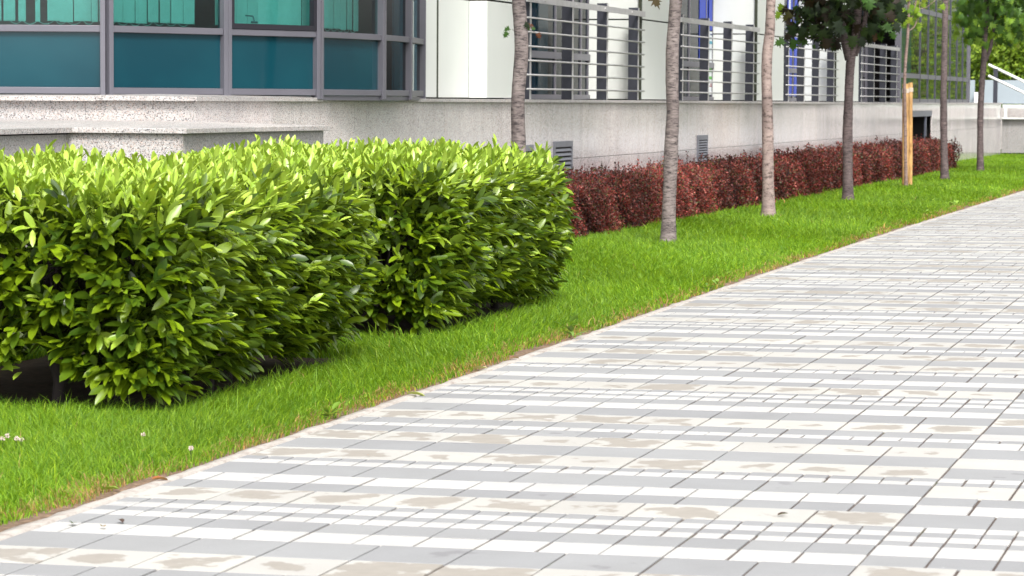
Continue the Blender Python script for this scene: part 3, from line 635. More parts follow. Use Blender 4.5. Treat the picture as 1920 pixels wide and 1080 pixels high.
def laurel_hedge(v0, v1, u0, u1, ztop, dens, label, stems, seed):
    rg = np.random.default_rng(seed); loc = ((u0+u1)/2, (v0+v1)/2, float(zg(u1, (v0+v1)/2)))
    th = empty('laurel_hedge', loc, label, 'hedge', 'clipped laurel hedges beside the path')
    zb = .13; rc = .16
    # sample points on a rounded box: faces top, +u, -v, +v, -u
    faces = [('top', (v1-v0)*(u1-u0), 1.0), ('pu', (v1-v0)*(ztop-zb), 1.0), ('mv', (u1-u0)*(ztop-zb), .85), ('pv', (u1-u0)*(ztop-zb), .55), ('mu', (v1-v0)*(ztop-zb), .25)]
    Pp, Nn, top = [], [], []
    for nm, area, q in faces:
        n = int(area*dens*q); a = rg.random(n); b = rg.random(n)
        if nm == 'top': p = np.stack([u0+a*(u1-u0), v0+b*(v1-v0), np.full(n, ztop)], 1); nn = (0, 0, 1)
        elif nm == 'pu': p = np.stack([np.full(n, u1), v0+b*(v1-v0), zb+a*(ztop-zb)], 1); nn = (1, 0, 0)
        elif nm == 'mv': p = np.stack([u0+a*(u1-u0), np.full(n, v0), zb+b*(ztop-zb)], 1); nn = (0, -1, 0)
        elif nm == 'pv': p = np.stack([u0+a*(u1-u0), np.full(n, v1), zb+b*(ztop-zb)], 1); nn = (0, 1, 0)
        else: p = np.stack([np.full(n, u0), v0+b*(v1-v0), zb+a*(ztop-zb)], 1); nn = (-1, 0, 0)
        Pp.append(p); Nn.append(np.tile(nn, (n, 1)).astype(float))
    Pp = np.concatenate(Pp); Nn = np.concatenate(Nn)
    # round the corners: pull towards inner box + radius
    inn = np.clip(Pp, (u0+rc, v0+rc, zb+.05), (u1-rc, v1-rc, ztop-rc)); dv = Pp-inn; ln = np.linalg.norm(dv, axis=1, keepdims=True); nr = dv/(ln+1e-9)
    Pp = inn+nr*rc; Nn = nr
    # waviness of the clipped surface and ragged lower skirt
    def wave(p): return .014*np.sin(p[:, 1]*3.1+p[:, 2]*2.0+seed)+.020*np.sin(p[:, 1]*7.3-p[:, 2]*5.1+p[:, 0]*4)+.012*np.sin(p[:, 0]*6.0+p[:, 1]*1.7)
    low = np.clip((.42-Pp[:, 2])/.42, 0, 1); Pp = Pp+Nn*(wave(Pp)+rg.normal(0, .017, len(Pp)))[:, None]
    Pp[:, :2] -= Nn[:, :2]*(low*.20)[:, None]; 
    keep = rg.random(len(Pp)) > low*.6
    hole = (np.sin(Pp[:, 0]*9+Pp[:, 2]*7+seed)+np.sin(Pp[:, 1]*8-Pp[:, 2]*6) > 1.72) & (Nn[:, 2] < .5); keep &= ~hole | (rg.random(len(Pp)) < .35)
    Pp, Nn = Pp[keep], Nn[keep]
    # layers: outer shoots and an older inner layer
    LP, LD, LN, LL, LW, LC = [], [], [], [], [], []
    for layer in (0, 1, 2):
        P0 = Pp-Nn*(.0 if layer == 0 else .10*layer+.02)+rg.normal(0, .02, Pp.shape)
        if layer: sel = rg.random(len(P0)) < .62; P0 = P0[sel]; N0 = Nn[sel]
        else: N0 = Nn
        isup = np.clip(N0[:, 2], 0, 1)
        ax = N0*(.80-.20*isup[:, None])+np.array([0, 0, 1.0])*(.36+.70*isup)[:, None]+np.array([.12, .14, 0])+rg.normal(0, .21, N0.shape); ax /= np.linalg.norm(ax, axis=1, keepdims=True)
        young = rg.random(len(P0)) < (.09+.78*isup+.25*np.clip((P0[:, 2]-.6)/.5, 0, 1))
        if layer: young &= rg.random(len(P0)) < .25
        nl = 6 if layer == 0 else 5
        ph0 = rg.random(len(P0))*6.28
        tmp = np.cross(ax, np.array([.3, .2, .9])); tmp /= np.linalg.norm(tmp, axis=1, keepdims=True); tm2 = np.cross(ax, tmp)
        for j in range(nl):
            ph = ph0+j*2.4+rg.normal(0, .35, len(P0)); tilt = np.radians(13+j*6.5)+rg.normal(0, .18, len(P0)); side = tmp*np.cos(ph)[:, None]+tm2*np.sin(ph)[:, None]
            d = ax*np.cos(tilt)[:, None]+side*np.sin(tilt)[:, None]; d[:, 2] -= (.12+.38*rg.random(len(P0)))*(1-isup)*(1 if layer == 0 else .5); nrm = ax*np.sin(tilt)[:, None]-side*np.cos(tilt)[:, None]; 
            nrm = nrm*.55+np.array([0, 0, .95]); nrm += N0*.12+rg.normal(0, .12, nrm.shape)
            base = P0+ax*(.070-.022*j)
            L = (.086+.054*rg.random(len(P0)))*(1-.16*young)*(1-.05*(nl-1-j)*(j < 2)); W_ = L*(.29+.10*rg.random(len(P0)))*(1.06-.10*young)
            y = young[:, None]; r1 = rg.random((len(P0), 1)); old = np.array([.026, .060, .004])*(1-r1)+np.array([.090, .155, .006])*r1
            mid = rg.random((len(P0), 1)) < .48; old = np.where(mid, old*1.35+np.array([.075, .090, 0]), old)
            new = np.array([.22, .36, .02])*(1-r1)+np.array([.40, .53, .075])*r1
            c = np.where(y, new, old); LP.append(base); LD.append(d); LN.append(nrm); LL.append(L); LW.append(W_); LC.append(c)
    LP, LD, LN = map(np.concatenate, (LP, LD, LN)); LL = np.concatenate(LL); LW = np.concatenate(LW); LC = np.concatenate(LC)
    ok = LP[:, 2]+LD[:, 2]*LL > zg(LP[:, 0], LP[:, 1])+.03; LP, LD, LN, LL, LW, LC = LP[ok], LD[ok], LN[ok], LL[ok], LW[ok], LC[ok]
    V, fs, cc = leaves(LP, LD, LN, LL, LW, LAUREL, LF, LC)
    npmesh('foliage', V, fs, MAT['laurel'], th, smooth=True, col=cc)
    # opaque dark core added inside the leaf shell to block light and darken gaps
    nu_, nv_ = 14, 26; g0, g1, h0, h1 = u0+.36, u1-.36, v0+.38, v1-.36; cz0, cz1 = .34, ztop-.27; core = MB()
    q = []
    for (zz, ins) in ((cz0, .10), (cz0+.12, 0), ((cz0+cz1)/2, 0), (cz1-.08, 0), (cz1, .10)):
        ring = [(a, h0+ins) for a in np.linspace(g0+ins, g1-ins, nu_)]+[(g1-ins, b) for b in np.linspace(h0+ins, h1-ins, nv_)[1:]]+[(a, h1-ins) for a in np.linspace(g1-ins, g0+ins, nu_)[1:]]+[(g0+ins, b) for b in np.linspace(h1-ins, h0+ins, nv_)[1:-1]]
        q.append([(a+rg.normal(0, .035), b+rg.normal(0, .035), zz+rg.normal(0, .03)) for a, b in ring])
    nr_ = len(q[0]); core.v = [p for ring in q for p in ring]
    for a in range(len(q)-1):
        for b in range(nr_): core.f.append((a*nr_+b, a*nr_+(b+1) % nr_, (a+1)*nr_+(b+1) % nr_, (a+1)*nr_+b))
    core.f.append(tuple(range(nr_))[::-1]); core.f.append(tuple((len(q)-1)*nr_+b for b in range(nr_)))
    core.build('shade_core', MAT['stem'], th)
    # woody stems
    for (su, sv, r) in stems:
        m = MB(); z0 = float(zg(su, sv)); base = np.array([su, sv, z0-.03]); pts = [base, base+(random.gauss(0, .01), random.gauss(0, .01), .16), base+(random.gauss(0, .03), random.gauss(0, .03), .34)]
        m.tube(pts, [r*1.15, r, r*.8], 9)
        for _ in range(7):
            d = np.array([random.gauss(0, .25), random.gauss(0, .25), 1.0]); d /= np.linalg.norm(d); q = pts[random.choice((1, 2))]; m.tube([q, q+d*.22+np.array([0, 0, -.02]), q+d*.5], [r*.42, r*.3, r*.14], 6)
        m.build('stem', MAT['stem'], th, smooth=True)
    return th
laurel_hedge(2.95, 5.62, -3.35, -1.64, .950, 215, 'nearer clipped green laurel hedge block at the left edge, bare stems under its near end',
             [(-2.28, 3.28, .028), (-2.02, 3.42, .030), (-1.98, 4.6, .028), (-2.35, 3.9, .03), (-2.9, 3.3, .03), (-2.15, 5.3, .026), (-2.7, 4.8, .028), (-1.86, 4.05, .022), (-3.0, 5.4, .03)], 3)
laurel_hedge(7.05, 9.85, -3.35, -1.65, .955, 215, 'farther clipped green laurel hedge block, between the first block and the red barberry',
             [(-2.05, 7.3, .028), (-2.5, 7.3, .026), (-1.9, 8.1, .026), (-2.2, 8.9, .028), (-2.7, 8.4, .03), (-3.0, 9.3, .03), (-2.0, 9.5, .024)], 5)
for (a, b_) in ((2.75, 6.15), (6.75, 10.2)):
    us_ = np.linspace(-3.55, -1.62, 16); vs_ = np.linspace(a, b_, 30); U, Vv = np.meshgrid(us_, vs_)
    e_ = np.minimum(np.minimum(U+3.6, -1.6-U)/.18, np.minimum(Vv-a+.02, b_+.02-Vv)/.18); Z = zg(U, Vv)-.045+.05*np.clip(e_, 0, 1)+RNG.normal(0, .005, U.shape)
    i = (np.arange(29)[:, None]*16+np.arange(15)[None]).ravel(); o = npmesh('soil_bed', np.stack([U.ravel(), Vv.ravel(), Z.ravel()], 1), [np.stack([i, i+1, i+17, i+16], 1)], MAT['soil'], smooth=True); tag(o, kind='structure')

# ------------------------------------------------------------------ red barberry hedge
def barberry():
    rg = np.random.default_rng(21); th = empty('barberry_hedge', (-3.8, 33, .07), 'long low dark-red barberry hedge along the granite wall', 'hedge')
    u0, u1, v0, v1 = -4.10, -3.47, 17.6, 47.9; P, N = [], []
    def add(n, f):
        a, b = rg.random(n), rg.random(n); p, nn = f(a, b); P.append(p); N.append(np.tile(nn, (n, 1)).astype(float))
    top = lambda v: .550+.012*np.sin(v*1.3)+.0002*(v-18)
    def dens(b): return v0+(v1-v0)*b**1.35
    add(52000, lambda a, b: (np.stack([u0+a*(u1-u0), dens(b), top(dens(b))+a*0], 1), (0, 0, 1)))
    add(66000, lambda a, b: (np.stack([np.full(len(a), u1), dens(b), .09+a*(top(dens(b))-.09)], 1), (1, 0, 0)))
    add(3000, lambda a, b: (np.stack([u0+a*(u1-u0), np.full(len(a), v0), .09+b*(.48)], 1), (0, -1, 0)))
    P = np.concatenate(P); N = np.concatenate(N)
    rc = .10; inn = np.clip(P, (u0+rc, v0+rc, .0), (u1-rc, v1-rc, .575-rc)); d = P-inn; nr = d/(np.linalg.norm(d, axis=1, keepdims=True)+1e-9); P = inn+nr*rc; N = nr
    wv_ = .035*np.sin(P[:, 1]*5.1+P[:, 2]*6)+.02*np.sin(P[:, 1]*13.7+P[:, 0]*13+P[:, 2]*19)+.022*np.sin(P[:, 1]*1.7)+.02*np.sin(P[:, 1]*29+P[:, 2]*37)
    P = P+N*(wv_*1.3-np.abs(rg.normal(0, .07, len(P)))+.035)[:, None]
    # shoots sticking out of the top
    ns = 900; sv = dens(rg.random(ns)); su = u0+rg.random(ns)*(u1-u0); h = .03+rg.random(ns)**3.0*.20
    stm = MB(); SP = []; SN = []
    for a, b, hh in zip(su, sv, h):
        lean = rg.normal(0, .12, 2); z = float(top(b)); stm.tube([(a, b, z-.12), (a+lean[0]*hh, b+lean[1]*hh, z+hh)], [.0035, .0015], 4, cap=False); k = int(6+hh*90)
        t = rg.random(k); SP.append(np.stack([a+lean[0]*hh*t, b+lean[1]*hh*t, z+hh*t], 1)+rg.normal(0, .006, (k, 3))); SN.append(rg.normal(0, 1, (k, 3)))
    stm.build('stem', MAT['stem'], th)
    nb = len(P); P = np.concatenate([P]+SP); N = np.concatenate([N]+SN)
    D = N*.6+rg.normal(0, .7, P.shape)+np.array([0, 0, .25]); Nm = rg.normal(0, 1, P.shape)+np.array([0, 0, .8])
    Z = proj(P)[2]; L = (.016+.011*rg.random(len(P)))*np.clip(Z/26, .95, 1.6); Wd = L*(.95+.2*rg.random(len(P)))
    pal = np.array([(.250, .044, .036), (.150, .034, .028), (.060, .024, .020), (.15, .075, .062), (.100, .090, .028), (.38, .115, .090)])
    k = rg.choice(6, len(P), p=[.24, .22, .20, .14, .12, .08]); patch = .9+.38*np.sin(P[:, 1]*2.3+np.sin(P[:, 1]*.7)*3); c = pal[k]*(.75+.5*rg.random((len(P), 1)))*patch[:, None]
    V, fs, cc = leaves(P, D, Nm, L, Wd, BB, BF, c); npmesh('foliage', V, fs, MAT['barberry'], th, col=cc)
    # dense inner twigs
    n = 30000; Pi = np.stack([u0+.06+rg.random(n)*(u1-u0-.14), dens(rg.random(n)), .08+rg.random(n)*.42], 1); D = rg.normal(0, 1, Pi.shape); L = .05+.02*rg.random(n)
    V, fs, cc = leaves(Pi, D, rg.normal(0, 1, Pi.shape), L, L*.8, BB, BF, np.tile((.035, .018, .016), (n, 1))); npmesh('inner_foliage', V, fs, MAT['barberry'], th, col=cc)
barberry()

# ------------------------------------------------------------------ street trees
def crown(c, rad, n, rg, size, green, limbs_from, nl=9):
    """leaf points gathered in clumps through an ellipsoid, plus limbs reaching them"""
    m = MB(); P = []; D = []
    for i in range(nl):
        t = rg.normal(0, 1, 3); t[2] = t[2]*.8; t /= np.linalg.norm(t); tip = c+t*rad*(.45+.45*rg.random()); mid = (np.array(limbs_from)+tip)/2+rg.normal(0, .05, 3)
        m.tube([limbs_from, mid, tip], [.022, .014, .005], 6)
    return m
def leafcloud(c, rad, n, rg, size, cols, holes=True, zmin=None, down=.45):
    nc = max(12, n//22); cc = rg.normal(0, 1, (nc, 3)); cc /= np.linalg.norm(cc, axis=1, keepdims=True); cc *= (rg.random((nc, 1))**.45); cc = c+cc*rad
    k = rg.integers(0, nc, n); P = cc[k]+rg.normal(0, 1, (n, 3))*np.array(rad)*.13
    if zmin is not None: P = P[P[:, 2] > zmin+rg.normal(0, .03, len(P))]
    n = len(P); D = (P-c)/np.array(rad)*.5+rg.normal(0, .55, (n, 3)); D[:, 2] -= down; N = rg.normal(0, .35, (n, 3))+np.array([0, 0, .8])+(P-c)/np.array(rad)*.4
    L = size*(.75+.5*rg.random(n)); ci = rg.choice(len(cols), n); C_ = np.array(cols)[ci]*(.75+.5*rg.random((n, 1)))
    return P, D, N, L, L*1.0, C_
GREENS = [(.028, .070, .012), (.045, .105, .015), (.022, .050, .012), (.080, .16, .015), (.055, .040, .014)]
LIGHTS = [(.14, .26, .02), (.20, .32, .025), (.10, .19, .02), (.25, .33, .04)]
def tree(name_label, v, u, pts, bark_m, rg, r0, r1, crown_c, crown_r, n, size=.15, cols=GREENS, zmin=None, forks=(), extra=None, group='street trees along the lawn'):
    z0 = float(zg(u, v)); th = empty('maple_tree', (u, v, z0), name_label, 'tree', group)
    Z = proj([u, v, z0])[2]; m = MB(); P = []; R_ = []
    path = [at_d(x, y, Z) for x, y in pts]; path = [np.array([u, v, z0-.05])]+path if path[0][2] > z0+.05 else path
    for i, p in enumerate(path):
        P.append(p)
    # resample smoothly, with small lumps
    P = np.array(P); t = np.concatenate([[0], np.cumsum(np.linalg.norm(np.diff(P, axis=0), axis=1))]); tt = np.arange(0, t[-1], .05); Q = np.stack([np.interp(tt, t, P[:, k]) for k in range(3)], 1)
    ker = np.array([1, 2, 3, 2, 1])/9.0; Qp = np.pad(Q, ((2, 2), (0, 0)), 'edge'); Q = np.stack([np.convolve(Qp[:, k], ker, 'valid') for k in range(3)], 1)
    s_ = tt/t[-1]; rr = r0*(1-s_)+r1*s_+.38*r0*np.exp(-tt/.09); rr = rr*(1+rg.normal(0, .018, len(tt))+.03*np.sin(tt*7+u*9))
    m.tube(Q, list(rr), 16); m.build('trunk', MAT[bark_m], th, smooth=True)
    cr = MB(); top = Q[-1]
    for (fp, fr0, fr1) in forks:
        fpts = [at_d(x, y, Z) for x, y in fp]; F_ = np.array(fpts); t2 = np.concatenate([[0], np.cumsum(np.linalg.norm(np.diff(F_, axis=0), axis=1))]); q2 = np.linspace(0, t2[-1], 14); FQ = np.stack([np.interp(q2, t2, F_[:, k]) for k in range(3)], 1)
        cr.tube(FQ, list(np.linspace(fr0, fr1, 14)), 10)
    c = np.array(crown_c); 
    for i in range(11):
        d = rg.normal(0, 1, 3); d[2] = abs(d[2])*.6-.15; d /= np.linalg.norm(d); tip = c+d*np.array(crown_r)*.8; mid = (top*.5+tip*.5)+rg.normal(0, .07, 3)+np.array([0, 0, .05]); cr.tube([top, mid, tip], [r1*.55, r1*.3, .006], 7)
    cr.build('branch', MAT[bark_m], th, smooth=True)
    Pp, D, N, L, W_, C_ = leafcloud(c, crown_r, n, rg, size, cols, zmin=zmin)
    if extra is not None:
        E = [np.array([at_d(x, y, Z+dz) for x, y, dz, *_ in extra])]; ed = np.array([M @ np.array([e[3], e[4], 0.15]) for e in extra]); eL = np.array([e[5] for e in extra]); eC = np.array([e[6] for e in extra])
        Pp = np.concatenate([Pp]+E); D = np.concatenate([D, ed]); N = np.concatenate([N, np.array([M @ np.array([rg.normal(0, .25), -.35, -1.0]) for _ in extra])]); L = np.concatenate([L, eL]); W_ = np.concatenate([W_, eL]); C_ = np.concatenate([C_, eC])
    V, fs, cc = leaves(Pp, D, N, L, W_, MAPLE, MF, C_); npmesh('crown', V, fs, MAT['maple'], th, col=cc, smooth=True)
    return th
rgt = np.random.default_rng(5)
TU_ = -2.6; tv = [12.25, 17.17, 23.1, 28.5, 34.95, 38.9, 45.2]
GR, DK, YL, RD = (.04, .10, .015), (.015, .03, .010), (.17, .28, .02), (.10, .035, .015)
tree('speckled pale-barked young tree rising behind the farther laurel block, two leaf sprigs on its trunk', tv[0], TU_, [(972, 523), (973, 283), (972, 247), (970.5, 200), (972.5, 160), (977, 117), (978.5, 83), (975, 33), (972, 0), (970, -60), (972, -150)], 'bark_pale', rgt, .056, .05,
     (-2.6, 12.25, 4.1), (1.3, 1.3, 1.3), 700, extra=[(955, 52, 0, -1, .5, .05, GR), (951, 60, 0, -.5, .8, .055, GR), (984, 44, -.05, .3, .2, .06, DK), (990, 47, 0, 1, .15, .05, RD), (997, 52, 0, 1, .3, .035, GR), (1008, 62, 0, .5, 1, .05, RD), (986, 50, 0, 1, .8, .045, GR)],
     forks=[([(985, 60), (992, 57), (1003, 60)], .003, .002), ([(968, 60), (960, 55)], .003, .002), ([(985, 55), (990, 48), (1000, 50)], .003, .0015)])
tree('pale grey-barked tree trunk nearest the camera of those standing clear of the laurel', tv[1], at_d(1253, 462, 26.5)[0], [(1253, 462), (1254, 400), (1257, 320), (1259, 266), (1262, 213), (1260, 160), (1260.5, 89), (1265, 30), (1267, 0), (1268, -90)], 'bark_pale', rgt, .066, .055,
     (-2.6, 17.2, 4.3), (1.35, 1.35, 1.4), 750, forks=[([(1262, 40), (1273, 10), (1277, -60)], .03, .028)])
tree('smooth pinkish tree trunk, lightest of the row, third from the left', tv[2], at_d(1441, 412, 32.2)[0], [(1441, 412), (1440, 330), (1439.5, 255), (1438.5, 192), (1437, 144), (1438.5, 96), (1444, 60), (1444.5, 20), (1446, 0), (1449, -90)], 'bark_pink', rgt, .070, .050,
     (-2.65, 23.1, 4.6), (1.4, 1.4, 1.4), 750)
def ex(rg, n, x0, x1, y0, y1, size, cols, dz=.35):
    out_ = []
    for _ in range(n): out_.append((rg.uniform(x0, x1), rg.uniform(y0, y1), rg.normal(0, dz), rg.normal(0, .6), rg.uniform(.2, 1.0), size*rg.uniform(.8, 1.2), cols[rg.integers(len(cols))]))
    return out_
DKS = [(.014, .026, .010), (.018, .036, .011), (.03, .055, .012), (.028, .020, .012)]  # dark leaf colours paint in the shade of the backlit crown
e3 = ex(rgt, 90, 1505, 1640, -30, 78, .17, DKS)+ex(rgt, 26, 1475, 1560, 0, 62, .16, DKS)+ex(rgt, 26, 1640, 1690, -20, 45, .15, DKS)+ex(rgt, 8, 1545, 1585, 60, 82, .16, DKS)
e3 += [(1470, 75, 0, -1, .5, .15, GR), (1490, 74, 0, -.2, .9, .16, GR), (1500, 72, 0, .8, .6, .15, GR), (1486, 76, .1, .1, 1, .14, DK), (1525, 84, 0, .3, .7, .07, GR), (1466, 8, 0, -.5, .8, .11, YL), (1461, 22, 0, -.3, 1, .12, YL), (1483, 25, 0, -.8, .8, .16, (.06, .06, .012)), (1495, 28, 0, .4, .6, .15, (.04, .06, .012)), (1490, 12, 0, .2, .3, .12, GR), (1512, 42, 0, -.1, 1, .13, (.08, .05, .015)), (1656, 48, 0, .6, .6, .13, GR), (1648, 62, 0, .3, 1, .13, GR), (1672, 60, 0, .5, 1, .12, GR), (1640, 62, 0, 0, 1, .13, (.07, .035, .014)), (1630, 66, 0, .2, 1, .12, DK)]
tree('dark-barked tree with low dense shadowy crown and forked trunk, left of the wooden stakes', tv[3], at_d(1590, 382, 37.4)[0], [(1590, 382), (1589, 250), (1591, 190), (1593, 140), (1595, 112), (1602, 80), (1606, 50), (1609, 10), (1612, -60)], 'bark_dark', rgt, .070, .048,
     (-2.55, 28.5, 3.15), (1.0, 1.1, 1.0), 750, cols=DKS+[GR], zmin=2.36, extra=e3, forks=[([(1592, 112), (1584, 80), (1579, 40), (1572, -20)], .055, .035), ([(1603, 104), (1613, 75), (1620, 45), (1628, 0)], .038, .03), ([(1585, 82), (1550, 66), (1530, 72), (1500, 74)], .005, .003), ([(1578, 35), (1540, 20), (1500, 22), (1470, 15)], .005, .003)])
e4 = ex(rgt, 26, 1667, 1700, 12, 44, .11, LIGHTS, .15)+ex(rgt, 14, 1705, 1724, 8, 46, .10, LIGHTS, .15)+ex(rgt, 18, 1660, 1745, -40, 12, .12, LIGHTS, .2)+[(1766, 8, 0, .4, .8, .11, YL), (1723, 50, 0, .2, 1, .09, YL)]
tree('thin young tree tied between two yellow wooden stakes, few light green leaves', tv[4], at_d(1699, 352, 43.9)[0], [(1699, 353), (1697.5, 250), (1696, 154), (1698, 111), (1701.7, 74), (1703, 46), (1704.5, 0), (1706, -90)], 'bark_twig', rgt, .026, .020,
     (-2.65, 35.0, 4.0), (.7, .7, .8), 220, size=.12, cols=LIGHTS, extra=e4, forks=[([(1703, 46), (1713, 25), (1718, 0), (1722, -40)], .014, .008), ([(1702, 60), (1715, 50), (1722, 30), (1725, 5)], .010, .006), ([(1712, 18), (1735, 15), (1750, 4), (1760, -6)], .008, .004)])
tree('slim dark straight trunk just right of the yellow wooden stakes', tv[5], at_d(1771, 340, 47.9)[0], [(1771.5, 340), (1769.5, 244), (1769, 172), (1770, 148), (1771, 93), (1772, 46), (1773, 0), (1774, -100)], 'bark_dark', rgt, .064, .040,
     (-2.6, 38.9, 5.1), (1.1, 1.1, 1.2), 550)
MIDS = [(.05, .12, .016), (.08, .17, .02), (.035, .08, .014), (.15, .26, .025), (.06, .13, .02)]
e6 = ex(rgt, 130, 1800, 1935, -30, 52, .16, MIDS, .5)+ex(rgt, 60, 1812, 1925, 45, 74, .15, MIDS, .4)+ex(rgt, 14, 1787, 1812, 10, 68, .14, [(.13, .22, .02), (.10, .19, .02)], .3)+ex(rgt, 6, 1888, 1912, 68, 84, .11, LIGHTS, .2)+ex(rgt, 8, 1826, 1856, 68, 84, .12, MIDS, .2)
tree('dark trunk at the far right with low leafy green crown and a side limb', tv[6], at_d(1838, 324, 54.0)[0], [(1838, 325), (1838, 225), (1839, 194), (1842, 148), (1845, 111), (1846, 78), (1850, 20), (1852, -60)], 'bark_dark', rgt, .062, .045,
     (-1.9, 45.2, 3.7), (1.15, 1.15, 1.1), 900, cols=MIDS, zmin=2.55, extra=e6, forks=[([(1845, 120), (1853, 102), (1858, 88), (1862, 60), (1868, 20)], .036, .022)])
# stakes -----------------------------------------------------------------
for (x, w_, yt, lab, dz) in ((1697, .050, 157, 'thicker yellow wooden tree stake with strap, the left of the pair', -.12), (1706.4, .034, 155, 'thinner yellow wooden tree stake, the right of the pair', .15)):
    Z = 43.9+dz; b0 = at_d(x, 354, Z); t0 = at_d(x+1.0, yt, Z); z0 = float(zg(b0[0], b0[1])); b0[2] = z0-.1
    th = empty('wooden_stake', (b0[0], b0[1], z0), lab, 'stake', 'pair of wooden stakes holding the young tree')
    m = MB().tube([b0, b0+(t0-b0)*.33+(.003, 0, 0), b0+(t0-b0)*.7, t0-(0, 0, .008), t0], [w_, w_*.99, w_*.97, w_*.95, w_*.85], 16); m.build('pole', MAT['pole'], th, smooth=False)
    zz = t0[2]-.11; c_ = b0+(t0-b0)*.93; s = MB().tube([(c_[0], c_[1], zz-.03), (c_[0], c_[1], zz+.035)], [w_+.006, w_+.007], 14); 
    tr = at_d(1697.5, 165, 43.9); s.bar((c_[0], c_[1]), (tr[0]+(.05 if w_ > .04 else -.03), tr[1]+.05), .008, zz-.02, zz+.025); s.build('strap', MAT['strap'], th)

# ------------------------------------------------------------------ trees beyond the building
def bgtree(x, y, Z, rad, seed, lab, cols):
    c = at_d(x, y, Z); g = float(zg(c[0], c[1])); rg = np.random.default_rng(seed); th = empty('leafy_tree', (c[0], c[1], g), lab, 'tree', 'trees beyond the far end of the building')
    m = MB().tube([(c[0], c[1], g-.1), (c[0]+.1, c[1], c[2]*.4), (c[0], c[1], c[2])], [.22, .16, .08], 9)
    for i in range(9):
        d = rg.normal(0, 1, 3); d /= np.linalg.norm(d); m.tube([(c[0], c[1], c[2]*.6), c*.4+np.array([c[0], c[1], c[2]*.6])*.6+d*rad*.2, c+d*np.array(rad)*.75], [.07, .045, .015], 6)
    m.build('trunk', MAT['bark_dark'], th, smooth=True)
    n = 9000; P, D, N, L, W_, C_ = leafcloud(c, np.array(rad), n, rg, .17, cols, down=.25); V, fs, cc = leaves(P, D, N, L, W_*.9, LAUREL[[0, 5, 2, 7, 4, 10, 8, 6]] if False else BB, BF, C_)
    npmesh('crown', V, fs, MAT['bgleaf'], th, col=cc)
BG1 = [(.05, .11, .015), (.08, .15, .02), (.03, .065, .012)]; BG2 = [(.16, .25, .02), (.11, .19, .02), (.20, .28, .03)]; BG3 = [(.09, .14, .05), (.12, .18, .06)]
bgtree(1850, 70, 96, (2.3, 2.3, 2.2), 31, 'dark green leafy tree beside the end of the curtain wall', BG1)
bgtree(1905, 118, 92, (1.5, 1.5, 1.3), 32, 'bright yellow-green tree behind the handrail', BG2)
bgtree(1900, 40, 104, (2.6, 2.6, 2.8), 33, 'mid green tall tree behind the far-right crown', BG1+BG2)
bgtree(1965, 95, 108, (2.6, 2.6, 2.6), 34, 'pale grey-green tree at the right edge', BG3)
bgtree(1825, 150, 118, (2.4, 2.4, 1.9), 35, 'dark leafy tree low behind the glass balustrade', BG1)
bgtree(1880, 150, 120, (2.6, 2.6, 1.6), 36, 'mid green tree low behind the sloping handrail', BG1+BG2)
bgtree(1935, 150, 122, (2.6, 2.6, 1.7), 37, 'yellowish tree low behind the handrail at the right edge', BG2)
bgtree(2020, 60, 100, (3.4, 3.4, 3.6), 38, 'large green tree just past the right edge of the view', BG1+BG2)
bgtree(1790, 60, 130, (3.5, 3.5, 3.5), 39, 'dark tree behind the curtain wall corner', BG1)

for (u, v, rd, lab, cs) in ((4.2, 112, 3.0, 'green tree mirrored in the left half of the curtain wall glass', BG1+BG2), (8.0, 145, 4.2, 'bright green tree mirrored in the right half of the curtain wall glass', BG2), (2.2, 135, 3.2, 'dark green tree mirrored low in the curtain wall glass', BG1)):
    c = np.array([u, v, 4.2]); x_, y_, Z_ = proj(c); bgtree(x_, y_, Z_, (rd, rd, 4.0), int(u*10), lab, cs)
